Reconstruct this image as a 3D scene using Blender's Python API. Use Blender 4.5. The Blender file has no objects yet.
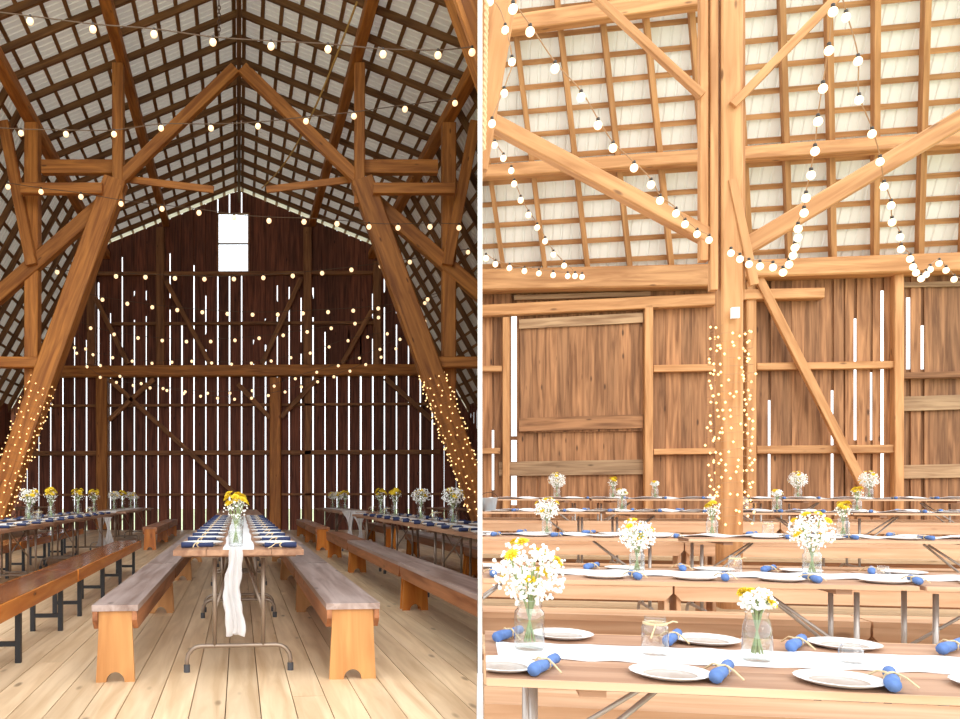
import bpy, bmesh, math, random
from mathutils import Vector, Matrix
random.seed(7)
R = math.radians
scene = bpy.context.scene
COL = scene.collection

# ---------------------------------------------------------------- camera
H = 1.06                      # eye height above the barn floor
F = 800.0; PX = 320.0; PY = 495.0
cam_d = bpy.data.cameras.new('camera'); cam = bpy.data.objects.new('camera', cam_d); COL.objects.link(cam)
cam.location = (0, 0, H); cam.rotation_euler = (R(90), 0, 0)
cam_d.sensor_width = 36; cam_d.lens = F / 960 * 36
cam_d.shift_x = (480 - PX) / 960; cam_d.shift_y = (PY - 359.5) / 960
cam_d.clip_start = 0.05; cam_d.clip_end = 500
scene.camera = cam
# ---------------------------------------------------------------- sky and exposure
w = bpy.data.worlds.new('overcast_sky'); scene.world = w; w.use_nodes = True
bg = w.node_tree.nodes['Background']
bg.inputs[0].default_value = (0.93, 0.97, 1.0, 1); bg.inputs[1].default_value = 2.3
sun_d = bpy.data.lights.new('hazy_sun', 'SUN'); sun_d.energy = 1.5; sun_d.angle = R(50); sun_d.color = (1, .96, .90)
sun = bpy.data.objects.new('hazy_sun', sun_d); COL.objects.link(sun)
sun.rotation_euler = Vector((-.25, .80, -.55)).to_track_quat('-Z', 'Y').to_euler()
scene.view_settings.view_transform = 'Standard'
try: scene.view_settings.look = 'None'
except Exception: pass
scene.view_settings.exposure = 0.0; scene.view_settings.gamma = 1.0; scene.view_settings.use_curve_mapping = False

# ---------------------------------------------------------------- materials
def new_mat(name):
    m = bpy.data.materials.new(name); m.use_nodes = True
    return m, m.node_tree, m.node_tree.nodes['Principled BSDF']
def rgb(r, g, b):
    f = lambda c: ((c/255+.055)/1.055)**2.4 if c > 10 else c/255/12.92
    return (f(r), f(g), f(b), 1)
def wood(name, c1, c2, rough=.6, grain=14, var=.35, knots=True, bump=.25):
    """c1 light grain, c2 dark grain; the grain runs along the local X axis"""
    m, t, p = new_mat(name); N = t.nodes; L = t.links
    tc = N.new('ShaderNodeTexCoord'); oi = N.new('ShaderNodeObjectInfo')
    off = N.new('ShaderNodeVectorMath'); off.operation = 'SCALE'; off.inputs[0].default_value = (13.7, 31.1, 7.9)
    L.new(oi.outputs['Random'], off.inputs['Scale'])
    add = N.new('ShaderNodeVectorMath'); add.operation = 'ADD'
    L.new(tc.outputs['Object'], add.inputs[0]); L.new(off.outputs[0], add.inputs[1])
    mp = N.new('ShaderNodeMapping'); mp.inputs['Scale'].default_value = (.7, grain, grain)
    L.new(add.outputs[0], mp.inputs[0])
    n1 = N.new('ShaderNodeTexNoise'); n1.inputs['Scale'].default_value = 1.6; n1.inputs['Detail'].default_value = 6; n1.inputs['Distortion'].default_value = .6
    L.new(mp.outputs[0], n1.inputs['Vector'])
    cr = N.new('ShaderNodeValToRGB'); cr.color_ramp.elements[0].position = .34; cr.color_ramp.elements[1].position = .66
    cr.color_ramp.elements[0].color = c2; cr.color_ramp.elements[1].color = c1
    L.new(n1.outputs['Fac'], cr.inputs[0])
    mp2 = N.new('ShaderNodeMapping'); mp2.inputs['Scale'].default_value = (1.1, 3.4, 3.4); L.new(add.outputs[0], mp2.inputs[0])
    n2 = N.new('ShaderNodeTexNoise'); n2.inputs['Scale'].default_value = 1.3; n2.inputs['Detail'].default_value = 3; L.new(mp2.outputs[0], n2.inputs['Vector'])
    hsv = N.new('ShaderNodeHueSaturation')
    ma = N.new('ShaderNodeMath'); ma.operation = 'MULTIPLY_ADD'; ma.inputs[1].default_value = var; ma.inputs[2].default_value = 1 - var*.55
    L.new(oi.outputs['Random'], ma.inputs[0])
    ma2 = N.new('ShaderNodeMath'); ma2.operation = 'MULTIPLY_ADD'; ma2.inputs[1].default_value = var; L.new(n2.outputs['Fac'], ma2.inputs[0])
    sub = N.new('ShaderNodeMath'); sub.operation = 'SUBTRACT'; sub.inputs[1].default_value = var*.5; L.new(ma.outputs[0], sub.inputs[0])
    L.new(sub.outputs[0], ma2.inputs[2])
    L.new(ma2.outputs[0], hsv.inputs['Value']); L.new(cr.outputs[0], hsv.inputs['Color'])
    last = hsv.outputs[0]
    if knots:
        vo = N.new('ShaderNodeTexVoronoi'); vo.inputs['Scale'].default_value = 1.0
        mp3 = N.new('ShaderNodeMapping'); mp3.inputs['Scale'].default_value = (1.6, 5.0, 5.0); L.new(add.outputs[0], mp3.inputs[0]); L.new(mp3.outputs[0], vo.inputs['Vector'])
        kr = N.new('ShaderNodeValToRGB'); kr.color_ramp.elements[0].position = .05; kr.color_ramp.elements[1].position = .11
        kr.color_ramp.elements[0].color = (1, 1, 1, 1); kr.color_ramp.elements[1].color = (0, 0, 0, 1)
        L.new(vo.outputs['Distance'], kr.inputs[0])
        mx = N.new('ShaderNodeMix'); mx.data_type = 'RGBA'; mx.inputs['B'].default_value = tuple(c*.55 for c in c2[:3]) + (1,)
        L.new(kr.outputs[0], mx.inputs['Factor']); L.new(last, mx.inputs['A']); last = mx.outputs['Result']
    L.new(last, p.inputs['Base Color']); p.inputs['Roughness'].default_value = rough
    if bump:
        b = N.new('ShaderNodeBump'); b.inputs['Strength'].default_value = bump; b.inputs['Distance'].default_value = .01
        L.new(n1.outputs['Fac'], b.inputs['Height']); L.new(b.outputs[0], p.inputs['Normal'])
    return m
def plain(name, c, rough=.6, metal=0, var=.0, noise=8):
    m, t, p = new_mat(name); p.inputs['Roughness'].default_value = rough; p.inputs['Metallic'].default_value = metal
    if var:
        N = t.nodes; L = t.links
        tc = N.new('ShaderNodeTexCoord'); n = N.new('ShaderNodeTexNoise'); n.inputs['Scale'].default_value = noise; n.inputs['Detail'].default_value = 4
        L.new(tc.outputs['Object'], n.inputs['Vector'])
        cr = N.new('ShaderNodeValToRGB'); cr.color_ramp.elements[0].position = .3; cr.color_ramp.elements[1].position = .7
        cr.color_ramp.elements[0].color = tuple(x*(1-var) for x in c[:3]) + (1,); cr.color_ramp.elements[1].color = c
        L.new(n.outputs['Fac'], cr.inputs[0]); L.new(cr.outputs[0], p.inputs['Base Color'])
    else: p.inputs['Base Color'].default_value = c
    return m
def emit(name, c, s):
    m, t, p = new_mat(name); p.inputs['Base Color'].default_value = c
    p.inputs['Emission Color'].default_value = c; p.inputs['Emission Strength'].default_value = s
    return m
def glassy(name, tint=(.985, .992, .99, 1), edge=.9, base=.12, rough=.05):
    """thin clear glass: clear face on, more reflecting towards its edges"""
    m, t, p = new_mat(name); N = t.nodes; L = t.links; N.remove(p)
    tr = N.new('ShaderNodeBsdfTransparent'); tr.inputs[0].default_value = tint
    gl = N.new('ShaderNodeBsdfGlossy'); gl.inputs['Roughness'].default_value = rough
    lw = N.new('ShaderNodeLayerWeight'); lw.inputs[0].default_value = .5
    pw = N.new('ShaderNodeMath'); pw.operation = 'POWER'; pw.inputs[1].default_value = 2.4; L.new(lw.outputs['Facing'], pw.inputs[0])
    ad = N.new('ShaderNodeMath'); ad.operation = 'MULTIPLY_ADD'; ad.inputs[1].default_value = edge; ad.inputs[2].default_value = base; ad.use_clamp = True
    L.new(pw.outputs[0], ad.inputs[0])
    mx = N.new('ShaderNodeMixShader'); L.new(ad.outputs[0], mx.inputs[0]); L.new(tr.outputs[0], mx.inputs[1]); L.new(gl.outputs[0], mx.inputs[2])
    L.new(mx.outputs[0], N['Material Output'].inputs[0])
    return m
def sheer(name, c, opacity):
    m, t, p = new_mat(name); N = t.nodes; L = t.links; N.remove(p)
    tr = N.new('ShaderNodeBsdfTransparent'); df = N.new('ShaderNodeBsdfDiffuse'); df.inputs[0].default_value = c
    tl = N.new('ShaderNodeBsdfTranslucent'); tl.inputs[0].default_value = c
    m1 = N.new('ShaderNodeMixShader'); m1.inputs[0].default_value = .4; L.new(df.outputs[0], m1.inputs[1]); L.new(tl.outputs[0], m1.inputs[2])
    m2 = N.new('ShaderNodeMixShader'); m2.inputs[0].default_value = opacity; L.new(tr.outputs[0], m2.inputs[1]); L.new(m1.outputs[0], m2.inputs[2])
    L.new(m2.outputs[0], N['Material Output'].inputs[0])
    return m
M = {}
M['floor'] = wood('pale_floorboards', rgb(226, 198, 162), rgb(200, 168, 130), .45, 9, .22)
M['wall_dark'] = wood('dark_barn_boards', rgb(138, 78, 56), rgb(84, 44, 32), .75, 12, .5)
M['wall_brown'] = wood('weathered_barn_boards', rgb(180, 128, 86), rgb(118, 76, 44), .75, 10, .45)
M['wall_grey'] = wood('grey_rail_boards', rgb(182, 148, 112), rgb(134, 100, 70), .75, 10, .3)
M['timber'] = wood('honey_timber', rgb(198, 128, 58), rgb(148, 86, 34), .6, 8, .25)
M['timber_dark'] = wood('brown_timber', rgb(166, 112, 70), rgb(120, 76, 44), .7, 8, .3)
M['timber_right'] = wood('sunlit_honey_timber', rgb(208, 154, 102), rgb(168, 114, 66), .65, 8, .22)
M['rafter'] = wood('brown_rafter', rgb(138, 94, 52), rgb(98, 62, 32), .7, 9, .3, False)
M['batten'] = wood('roof_batten', rgb(150, 108, 66), rgb(112, 76, 42), .7, 9, .3, False)
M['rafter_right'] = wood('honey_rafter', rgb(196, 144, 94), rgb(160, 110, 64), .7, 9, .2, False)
def sheet_mat(name, c, tl):
    m, t, p = new_mat(name); N = t.nodes; L = t.links
    p.inputs['Base Color'].default_value = c; p.inputs['Roughness'].default_value = .5
    tr = N.new('ShaderNodeBsdfTranslucent'); tr.inputs[0].default_value = (.98, .91, .82, 1)
    mx = N.new('ShaderNodeMixShader'); mx.inputs[0].default_value = tl
    L.new(p.outputs[0], mx.inputs[1]); L.new(tr.outputs[0], mx.inputs[2]); L.new(mx.outputs[0], N['Material Output'].inputs[0])
    return m
M['roof'] = sheet_mat('white_roof_sheet', rgb(234, 230, 224), .09)
M['bench_grey'] = wood('worn_bench_top', rgb(178, 158, 150), rgb(132, 108, 98), .3, 10, .25)
M['bench_brown'] = wood('brown_bench_wood', rgb(176, 116, 76), rgb(130, 78, 46), .45, 9, .25)
M['bench_pale'] = wood('pine_leg_board', rgb(206, 150, 90), rgb(174, 116, 62), .5, 7, .25)
M['bench_orange'] = wood('varnished_orange_wood', rgb(206, 128, 52), rgb(170, 92, 32), .25, 7, .2)
M['bench_varnish'] = wood('varnished_brown_seat', rgb(140, 84, 54), rgb(104, 56, 36), .15, 7, .2)
M['bench_right'] = wood('warm_pine_bench', rgb(222, 180, 144), rgb(198, 150, 112), .55, 8, .2)
M['table'] = wood('worn_table_plank', rgb(176, 134, 104), rgb(132, 92, 68), .45, 9, .25)
M['table_right'] = wood('brown_table_plank', rgb(190, 150, 122), rgb(160, 118, 92), .55, 7, .2)
M['edge'] = wood('lit_table_edge', rgb(220, 184, 152), rgb(198, 156, 120), .6, 9, .15, False)  # light falling on the table edges, painted as a paler wood
M['steel'] = plain('grey_brown_steel', rgb(150, 132, 116), .35, .5)
M['steel_right'] = plain('pale_grey_steel', rgb(190, 182, 176), .35, .4)
M['black'] = plain('black_metal', rgb(28, 27, 30), .45)
M['rubber'] = plain('grey_rubber', rgb(70, 70, 74), .7)
M['navy'] = plain('shaded_blue_linen', rgb(42, 52, 90), .85, 0, .3, 40)  # the same blue linen darkened, aisle shade put into its colour
M['blue'] = plain('blue_linen', rgb(96, 128, 188), .85, 0, .25, 60)
M['plate'] = plain('white_plate', rgb(228, 227, 225), .3)
M['well'] = plain('plate_well_reflection', rgb(176, 166, 158), .2)  # grey reflection inside the plate, painted as the colour of the well
M['cloth'] = plain('white_runner', rgb(230, 229, 230), .85, 0, .03, 12)
M['tulle'] = sheer('white_tulle', (.86, .85, .86, 1), .62)
M['glass'] = glassy('jar_glass')
M['water'] = glassy('water', (.955, .975, .96, 1), .25, .03)
M['twine'] = plain('twine', rgb(214, 190, 150), .9)
M['white_petal'] = plain('white_petal', rgb(250, 249, 244), .8)
M['yellow_petal'] = plain('yellow_petal', rgb(246, 214, 48), .75, 0, .25, 60)
M['stem'] = plain('green_stem', rgb(142, 156, 108), .7)
M['wire'] = plain('string_wire', rgb(96, 74, 56), .6)
M['wire_right'] = plain('pale_string_wire', rgb(168, 128, 92), .6)
M['bulb'] = emit('lit_bulb', (1, .68, .38, 1), 1.5)
M['bulb_right'] = emit('lit_bulb_warm', (1, .76, .50, 1), 1.7)
M['fairy'] = emit('fairy_light', (1, .66, .28, 1), 2.4)
M['socket'] = plain('bulb_socket', rgb(50, 40, 34), .5)
M['iron'] = plain('rusty_iron', rgb(84, 62, 48), .6, .5)
M['rope'] = plain('yellow_rope', rgb(190, 150, 84), .9)
M['white_paint'] = plain('white_paint', rgb(246, 246, 246), .7)
M['grass'] = plain('pale_meadow', rgb(196, 204, 160), .9, 0, .2, .6)
M['zinc'] = plain('galvanised_zinc', rgb(186, 188, 190), .4, .6)
M['glass_pane'] = glassy('window_glass', (.97, .99, 1, 1))

# ---------------------------------------------------------------- mesh helpers
class MB:
    def __init__(s): s.v = []; s.f = []; s.smooth = False
    def box(s, c, d, rot=None):
        o = len(s.v); c = Vector(c)
        for x in (-.5, .5):
            for y in (-.5, .5):
                for z in (-.5, .5):
                    p = Vector((x*d[0], y*d[1], z*d[2]))
                    if rot is not None: p = rot @ p
                    s.v.append(p + c)
        s.f += [tuple(o+i for i in q) for q in ((0, 1, 3, 2), (4, 6, 7, 5), (0, 4, 5, 1), (2, 3, 7, 6), (0, 2, 6, 4), (1, 5, 7, 3))]
        return s
    def prism(s, poly, a, b, axis):
        """poly: 2-D outline; axis = extrusion axis; the other two axes take the outline in cyclic xyz order"""
        o = len(s.v); n = len(poly)
        def P(u, w_, t): return Vector((t, u, w_)) if axis == 'x' else (Vector((u, t, w_)) if axis == 'y' else Vector((u, w_, t)))
        for t in (a, b):
            for (u, w_) in poly: s.v.append(P(u, w_, t))
        s.f.append(tuple(o+i for i in range(n))[::-1]); s.f.append(tuple(o+n+i for i in range(n)))
        for i in range(n):
            j = (i+1) % n; s.f.append((o+i, o+j, o+n+j, o+n+i))
        return s
    def tube(s, pts, r, n=8, cap=True):
        pts = [Vector(p) for p in pts]; o = len(s.v); up = Vector((0, 0, 1)); prev = None
        rr = r if isinstance(r, (list, tuple)) else [r]*len(pts)
        for i, p in enumerate(pts):
            d = (pts[min(i+1, len(pts)-1)] - pts[max(i-1, 0)]).normalized()
            if prev is None:
                a = d.orthogonal().normalized()
            else:
                a = prev - d*prev.dot(d); a = a.normalized() if a.length > 1e-6 else d.orthogonal().normalized()
            prev = a; b = d.cross(a)
            for k in range(n):
                t = 2*math.pi*k/n; s.v.append(p + (a*math.cos(t) + b*math.sin(t))*rr[i])
        for i in range(len(pts)-1):
            for k in range(n):
                k2 = (k+1) % n; s.f.append((o+i*n+k, o+i*n+k2, o+(i+1)*n+k2, o+(i+1)*n+k))
        if cap:
            s.f.append(tuple(o+k for k in range(n))[::-1]); e = o+(len(pts)-1)*n; s.f.append(tuple(e+k for k in range(n)))
        return s
    def lathe(s, prof, n=20, c=(0, 0, 0), flute=0, nf=0):
        o = len(s.v); c = Vector(c); m = len(prof)
        for i, (r, z) in enumerate(prof):
            for k in range(n):
                t = 2*math.pi*k/n; dz = 0
                rr = r
                if flute and i in flute: rr = r*(1 + nf*(1 if k % 2 else -1))
                s.v.append(c + Vector((rr*math.cos(t), rr*math.sin(t), z)))
        for i in range(m-1):
            for k in range(n):
                k2 = (k+1) % n; s.f.append((o+i*n+k, o+i*n+k2, o+(i+1)*n+k2, o+(i+1)*n+k))
        if prof[0][0] > 1e-5: s.f.append(tuple(o+k for k in range(n))[::-1])
        return s
    def ball(s, c, r, sub=1, squash=1.0):
        o = len(s.v); c = Vector(c)
        if sub == 0:   # octahedron
            for d in ((1, 0, 0), (-1, 0, 0), (0, 1, 0), (0, -1, 0), (0, 0, 1), (0, 0, -1)): s.v.append(c + Vector(d)*r)
            for q in ((0, 2, 4), (2, 1, 4), (1, 3, 4), (3, 0, 4), (2, 0, 5), (1, 2, 5), (3, 1, 5), (0, 3, 5)): s.f.append(tuple(o+i for i in q))
            return s
        n, m = (8, 5) if sub == 1 else (14, 9)
        s.v.append(c + Vector((0, 0, -r*squash)))
        for i in range(1, m):
            a = -math.pi/2 + math.pi*i/m
            for k in range(n):
                t = 2*math.pi*k/n; s.v.append(c + Vector((r*math.cos(a)*math.cos(t), r*math.cos(a)*math.sin(t), r*math.sin(a)*squash)))
        s.v.append(c + Vector((0, 0, r*squash))); top = len(s.v)-1
        for k in range(n):
            k2 = (k+1) % n
            s.f.append((o, o+1+k2, o+1+k)); s.f.append((top, o+1+(m-2)*n+k, o+1+(m-2)*n+k2))
            for i in range(m-2): s.f.append((o+1+i*n+k, o+1+i*n+k2, o+1+(i+1)*n+k2, o+1+(i+1)*n+k))
        return s
    def mesh(s, name, mat, smooth=False):
        me = bpy.data.meshes.new(name); me.from_pydata([tuple(v) for v in s.v], [], s.f); me.validate()
        bm = bmesh.new(); bm.from_mesh(me); bmesh.ops.recalc_face_normals(bm, faces=bm.faces); bm.to_mesh(me); bm.free()
        me.materials.append(M[mat] if isinstance(mat, str) else mat)
        if smooth:
            for p in me.polygons: p.use_smooth = True
        return me
    def build(s, name, mat, parent=None, mw=None, smooth=False):
        return link(name, s.mesh(name, mat, smooth), parent, mw)
SETS = {'L': [], 'R': []}; CUR = ['L']
def link(name, me, parent=None, mw=None):
    o = bpy.data.objects.new(name, me); COL.objects.link(o)
    if parent is not None: o.parent = parent
    if mw is not None: o.matrix_basis = mw
    if CUR[0] in SETS: SETS[CUR[0]].append(o)
    return o
def empty(name, loc=(0, 0, 0), rz=0):
    o = bpy.data.objects.new(name, None); COL.objects.link(o); o.location = loc; o.rotation_euler = (0, 0, rz); o.empty_display_size = .1
    if CUR[0] in SETS: SETS[CUR[0]].append(o)
    return o
def tag(o, label, cat=None, group=None, kind=None):
    o['label'] = label
    if cat: o['category'] = cat
    if group: o['group'] = group
    if kind: o['kind'] = kind
    return o
def struct(o, label, cat): return tag(o, label, cat, None, 'structure')
def copy_tree(o, parent=None):
    c = o.copy(); COL.objects.link(c); c.parent = parent
    if CUR[0] in SETS: SETS[CUR[0]].append(c)
    for ch in list(o.children): copy_tree(ch, c)
    return c
class Proto:
    """first use moves the built thing itself, later uses copy it"""
    def __init__(s, root): s.root = root; s.used = False
    def put(s, loc, rz, label, group=None, scale=None):
        o = s.root if not s.used else copy_tree(s.root)
        s.used = True; o.location = loc; o.rotation_euler = (0, 0, rz)
        if scale: o.scale = (scale,)*3
        o['label'] = label
        if group: o['group'] = group
        elif 'group' in o.keys(): del o['group']
        if o not in SETS['L'] and o not in SETS['R']: SETS[CUR[0]].append(o)
        return o
def frame_mat(p0, p1, up=Vector((0, 0, 1))):
    p0, p1 = Vector(p0), Vector(p1); d = (p1-p0).normalized()
    up = Vector(up)
    if abs(d.dot(up)) > .99: up = Vector((0, 1, 0))
    y = up.cross(d).normalized(); z = d.cross(y)
    return Matrix(((d.x, y.x, z.x), (d.y, y.y, z.y), (d.z, y.z, z.z))).to_4x4()
def beam(name, p0, p1, wy, hz, mat, parent=None, up=(0, 0, 1), bevel=True):
    """rectangular timber from p0 to p1; wy across, hz along up"""
    p0, p1 = Vector(p0), Vector(p1); Ln = (p1-p0).length
    m = frame_mat(p0, p1, Vector(up)); m.translation = (p0+p1)/2
    mb = MB()
    if bevel:
        c = min(wy, hz)*.08; a, b = wy/2, hz/2
        poly = [(-a+c, -b), (a-c, -b), (a, -b+c), (a, b-c), (a-c, b), (-a+c, b), (-a, b-c), (-a, -b+c)]
        mb.prism(poly, -Ln/2, Ln/2, 'x')
    else: mb.box((0, 0, 0), (Ln, wy, hz))
    return mb.build(name, mat, parent, m)

def pix(px, py, Y):
    """the point at depth Y that stands where the photograph shows it"""
    return Vector(((px-PX)/F*Y, Y, H + (PY-py)/F*Y))

# ================================================================ outside
CUR[0] = '-'
g = MB(); g.box((0, 0, 0), (160, 160, .2)).build('ground', 'grass', None, Matrix.Translation((0, 20, -.75)))
struct(bpy.data.objects['ground'], 'pale meadow ground around the barn', 'ground')

# ================================================================ LEFT: the long barn aisle
CUR[0] = 'L'
AX = -81/800.0                       # the aisle runs a little to the left
RZ = math.atan(-AX)
def ax(y): return AX*y
def LP(off, y, z): return Vector((ax(y)+off, y, z))
YW = 24.2
def roofz(off):
    o = abs(off)
    return 10.4 - .41*o if o < 4.15 else 8.7 - (o-4.15)*(4.8/2.65)
CW = ax(YW)                          # centre of the far wall

# --- floor boards
floor = empty('floor', (0, 0, 0)); struct(floor, 'pale wide plank floor of the barn aisle', 'floor')
PW = .1735; Y0, Y1 = .3, YW + .1
LnF = (Y1-Y0)/math.cos(RZ)
nb = 0
fb_mesh = {}
k = -42
while k <= 42:
    off = .02 + k*PW
    # each row is laid from two or three lengths
    cuts = [Y0] + sorted(random.uniform(4, 22) for _ in range(random.choice((1, 2)))) + [Y1]
    for a, b in zip(cuts[:-1], cuts[1:]):
        if b - a < .4: continue
        if off > 0.31*b + .4: continue
        p0, p1 = LP(off, a+.002, -.02), LP(off, b-.002, -.02)
        beam('floorboard', p0, p1, PW-.006, .04, 'floor', floor, bevel=False)
    k += 1
sub = MB(); sub.box((0, 0, 0), (14.6, LnF, .2)).build('subfloor', 'timber_dark', floor, Matrix.Translation(LP(0, (Y0+Y1)/2, -.15)) @ Matrix.Rotation(RZ, 4, 'Z'))

# --- far gable wall: every board on its own
wf = empty('wall_far', (CW, YW, 0)); struct(wf, 'dark vertical board gable wall with bright gaps between boards', 'wall')
gp = 11.92/800*YW; gx0 = (27-PX)/800*YW
ZT = 4.72
win = ((217-PX)/800*YW, (249.5-PX)/800*YW, H+(495-274.5)/800*YW, H+(495-213)/800*YW)
def board(name, x0, x1, z0, z1f, th, y, mat, parent, loc):
    poly = [(x0-loc[0], z0), (x1-loc[0], z0), (x1-loc[0], z1f(x1)), (x0-loc[0], z1f(x0))]
    mb = MB(); cx = (x0+x1)/2-loc[0]
    poly = [(z_, -(u-cx)) for (u, z_) in poly]     # local X runs up the board
    mb.prism(poly, -th/2, th/2, 'z')
    m = Matrix(((0, -1, 0, cx), (0, 0, -1, y-loc[1]), (1, 0, 0, -loc[2] if len(loc) > 2 else 0), (0, 0, 0, 1)))
    return mb.build(name, mat, parent, m)
top = lambda x: roofz(x-CW) - .12
rg = random.Random(3)
for k in range(-3, 38):
    xa, xb = gx0 + k*gp, gx0 + (k+1)*gp
    if xb < CW-7.1 or xa > CW+7.1: continue
    g1, g2 = rg.uniform(.010, .024), rg.uniform(.010, .024)
    if k < 0 or k > 34: g1 = g2 = .004
    zl = min(ZT, top(xa)-.02, top(xb)-.02)
    board('wall_board', xa+g1, xb-g2, .002, (lambda x: ZT) if zl >= ZT else top, .03, YW, 'wall_dark', wf, (CW, YW))
    if zl < ZT: continue
    # upper boards, cut to the roof; the window opening is left free
    x0, x1 = xa+g1, xb-g2
    if x1 > win[0] and x0 < win[1]:
        board('wall_board', x0, x1, ZT+.02, lambda x: win[2], .03, YW+.005, 'wall_dark', wf, (CW, YW))
        if x0 < win[0]-.03: board('wall_board', x0, win[0], win[2], top, .03, YW+.005, 'wall_dark', wf, (CW, YW))
        if x1 > win[1]+.03: board('wall_board', win[1], x1, win[2], top, .03, YW+.005, 'wall_dark', wf, (CW, YW))
        board('wall_board', max(x0, win[0]), min(x1, win[1]), win[3], top, .03, YW+.005, 'wall_dark', wf, (CW, YW))
    else:
        board('wall_board', x0, x1, ZT+.02, top, .03, YW+.005, 'wall_dark', wf, (CW, YW))
    # strips that close the upper gap above its open slit
    if xa > CW-5.4 and xa < CW+5.4 and not (win[0] < xa < win[1]):
        ymax = 200 + abs(xa-CW)*14
        zs = H + (495 - rg.choice((rg.uniform(235, 300), rg.uniform(280, 345))))/800*YW
        zs = min(zs, top(xa)-.5)
        if rg.random() < .16: zs = ZT+.1
        board('gap_strip', xa-.06, xa+.06, zs, lambda x: top(x)-.01, .015, YW+.03, 'wall_dark', wf, (CW, YW))
        if rg.random() < .5:
            za = rg.uniform(ZT+.3, max(zs-.6, ZT+.5)); board('gap_strip', xa-.06, xa+.06, za, lambda x: za+rg.choice((.35, .6, .9)), .015, YW+.03, 'wall_dark', wf, (CW, YW))
# framing on the inside of the far wall
def wbeam(name, a, b, wpx, mat='timber_dark', dep=.14, yo=.0):
    p0, p1 = pix(a[0], a[1], YW-.02-dep/2-yo), pix(b[0], b[1], YW-.02-dep/2-yo)
    base = wf
    o = beam(name, p0, p1, dep, wpx/800*YW, mat, None, up=(0, 1, 0) if False else (0, 0, 1)) if abs(p1.x-p0.x) > abs(p1.z-p0.z)*.05 else beam(name, p0, p1, wpx/800*YW, dep, mat, None, up=(0, 1, 0))
    mw = o.matrix_basis.copy(); o.parent = base; o.matrix_basis = Matrix.Translation((-CW, -YW, 0)) @ mw
    return o
wbeam('tie_beam', (40, 372), (428, 370), 11, 'timber', .30)
for x, w_ in ((102.5, 11), (275.5, 11)): wbeam('wall_post', (x, 529), (x, 378), w_, 'timber', .28)
wbeam('wall_post', (308, 529), (308, 378), 7)
for x, ya in ((91.5, 262), (160.5, 228), (307.5, 228), (377, 262)): wbeam('wall_post', (x, 365.5), (x, ya), 8, 'timber_dark', .2)
wbeam('girt', (97, 274), (374, 273), 3.6); wbeam('girt', (112, 324), (374, 323), 3)
wbeam('girt', (30, 406), (440, 404), 2.6); wbeam('girt', (30, 453.5), (440, 452), 4.6); wbeam('girt', (30, 495), (440, 494), 2.4)
for a, b in (((95, 297), (128, 364)), ((166, 281), (210, 364)), ((301, 279), (262, 364)), ((372, 310), (342, 364)),
             ((110, 380), (240, 498)), ((154, 379), (109, 420)), ((238, 384), (270, 418)), ((318, 378), (281, 417)), ((385, 378), (432, 420))):
    wbeam('brace', a, b, 4.6, 'timber_dark', .1, .16)
# the gable window
wn = empty('window_1', ((win[0]+win[1])/2, YW, win[2])); struct(wn, 'small bright two-pane window high in the dark gable', 'window')
ww, wh = win[1]-win[0], win[3]-win[2]
for s in (-1, 1): MB().box((0, 0, 0), (.05, .08, wh)).build('window_frame', 'timber_dark', wn, Matrix.Translation((s*(ww/2-.02), 0, wh/2)))
for z in (.02, wh/2, wh-.02): MB().box((0, 0, 0), (ww-.08, .06, .03)).build('window_bar', 'wall_grey', wn, Matrix.Translation((0, 0, z)))
for z in (wh*.25, wh*.75): MB().box((0, 0, 0), (ww-.08, .006, wh/2-.04)).build('pane', 'glass_pane', wn, Matrix.Translation((0, .0, z)))

# --- side walls under the eaves
for side, sg in (('left', -1), ('right', 1)):
    ws = empty('wall_'+side, LP(sg*6.85, 12, 0)); struct(ws, 'low brown board side wall under the eaves on the %s' % ('bench side' if sg < 0 else 'rope side'), 'wall')
    y = 9.0
    while y < YW-.3:
        p = LP(sg*6.85, y+.15, 0)
        o = beam('wall_board', p + Vector((0, 0, .03)), p + Vector((0, 0, 3.75)), .29, .03, 'wall_dark', None, up=Vector((1, 0, 0)), bevel=False)
        mw = o.matrix_basis.copy(); o.parent = ws; o.matrix_basis = Matrix.Translation(-Vector(ws.location)) @ mw
        y += .305

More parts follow.
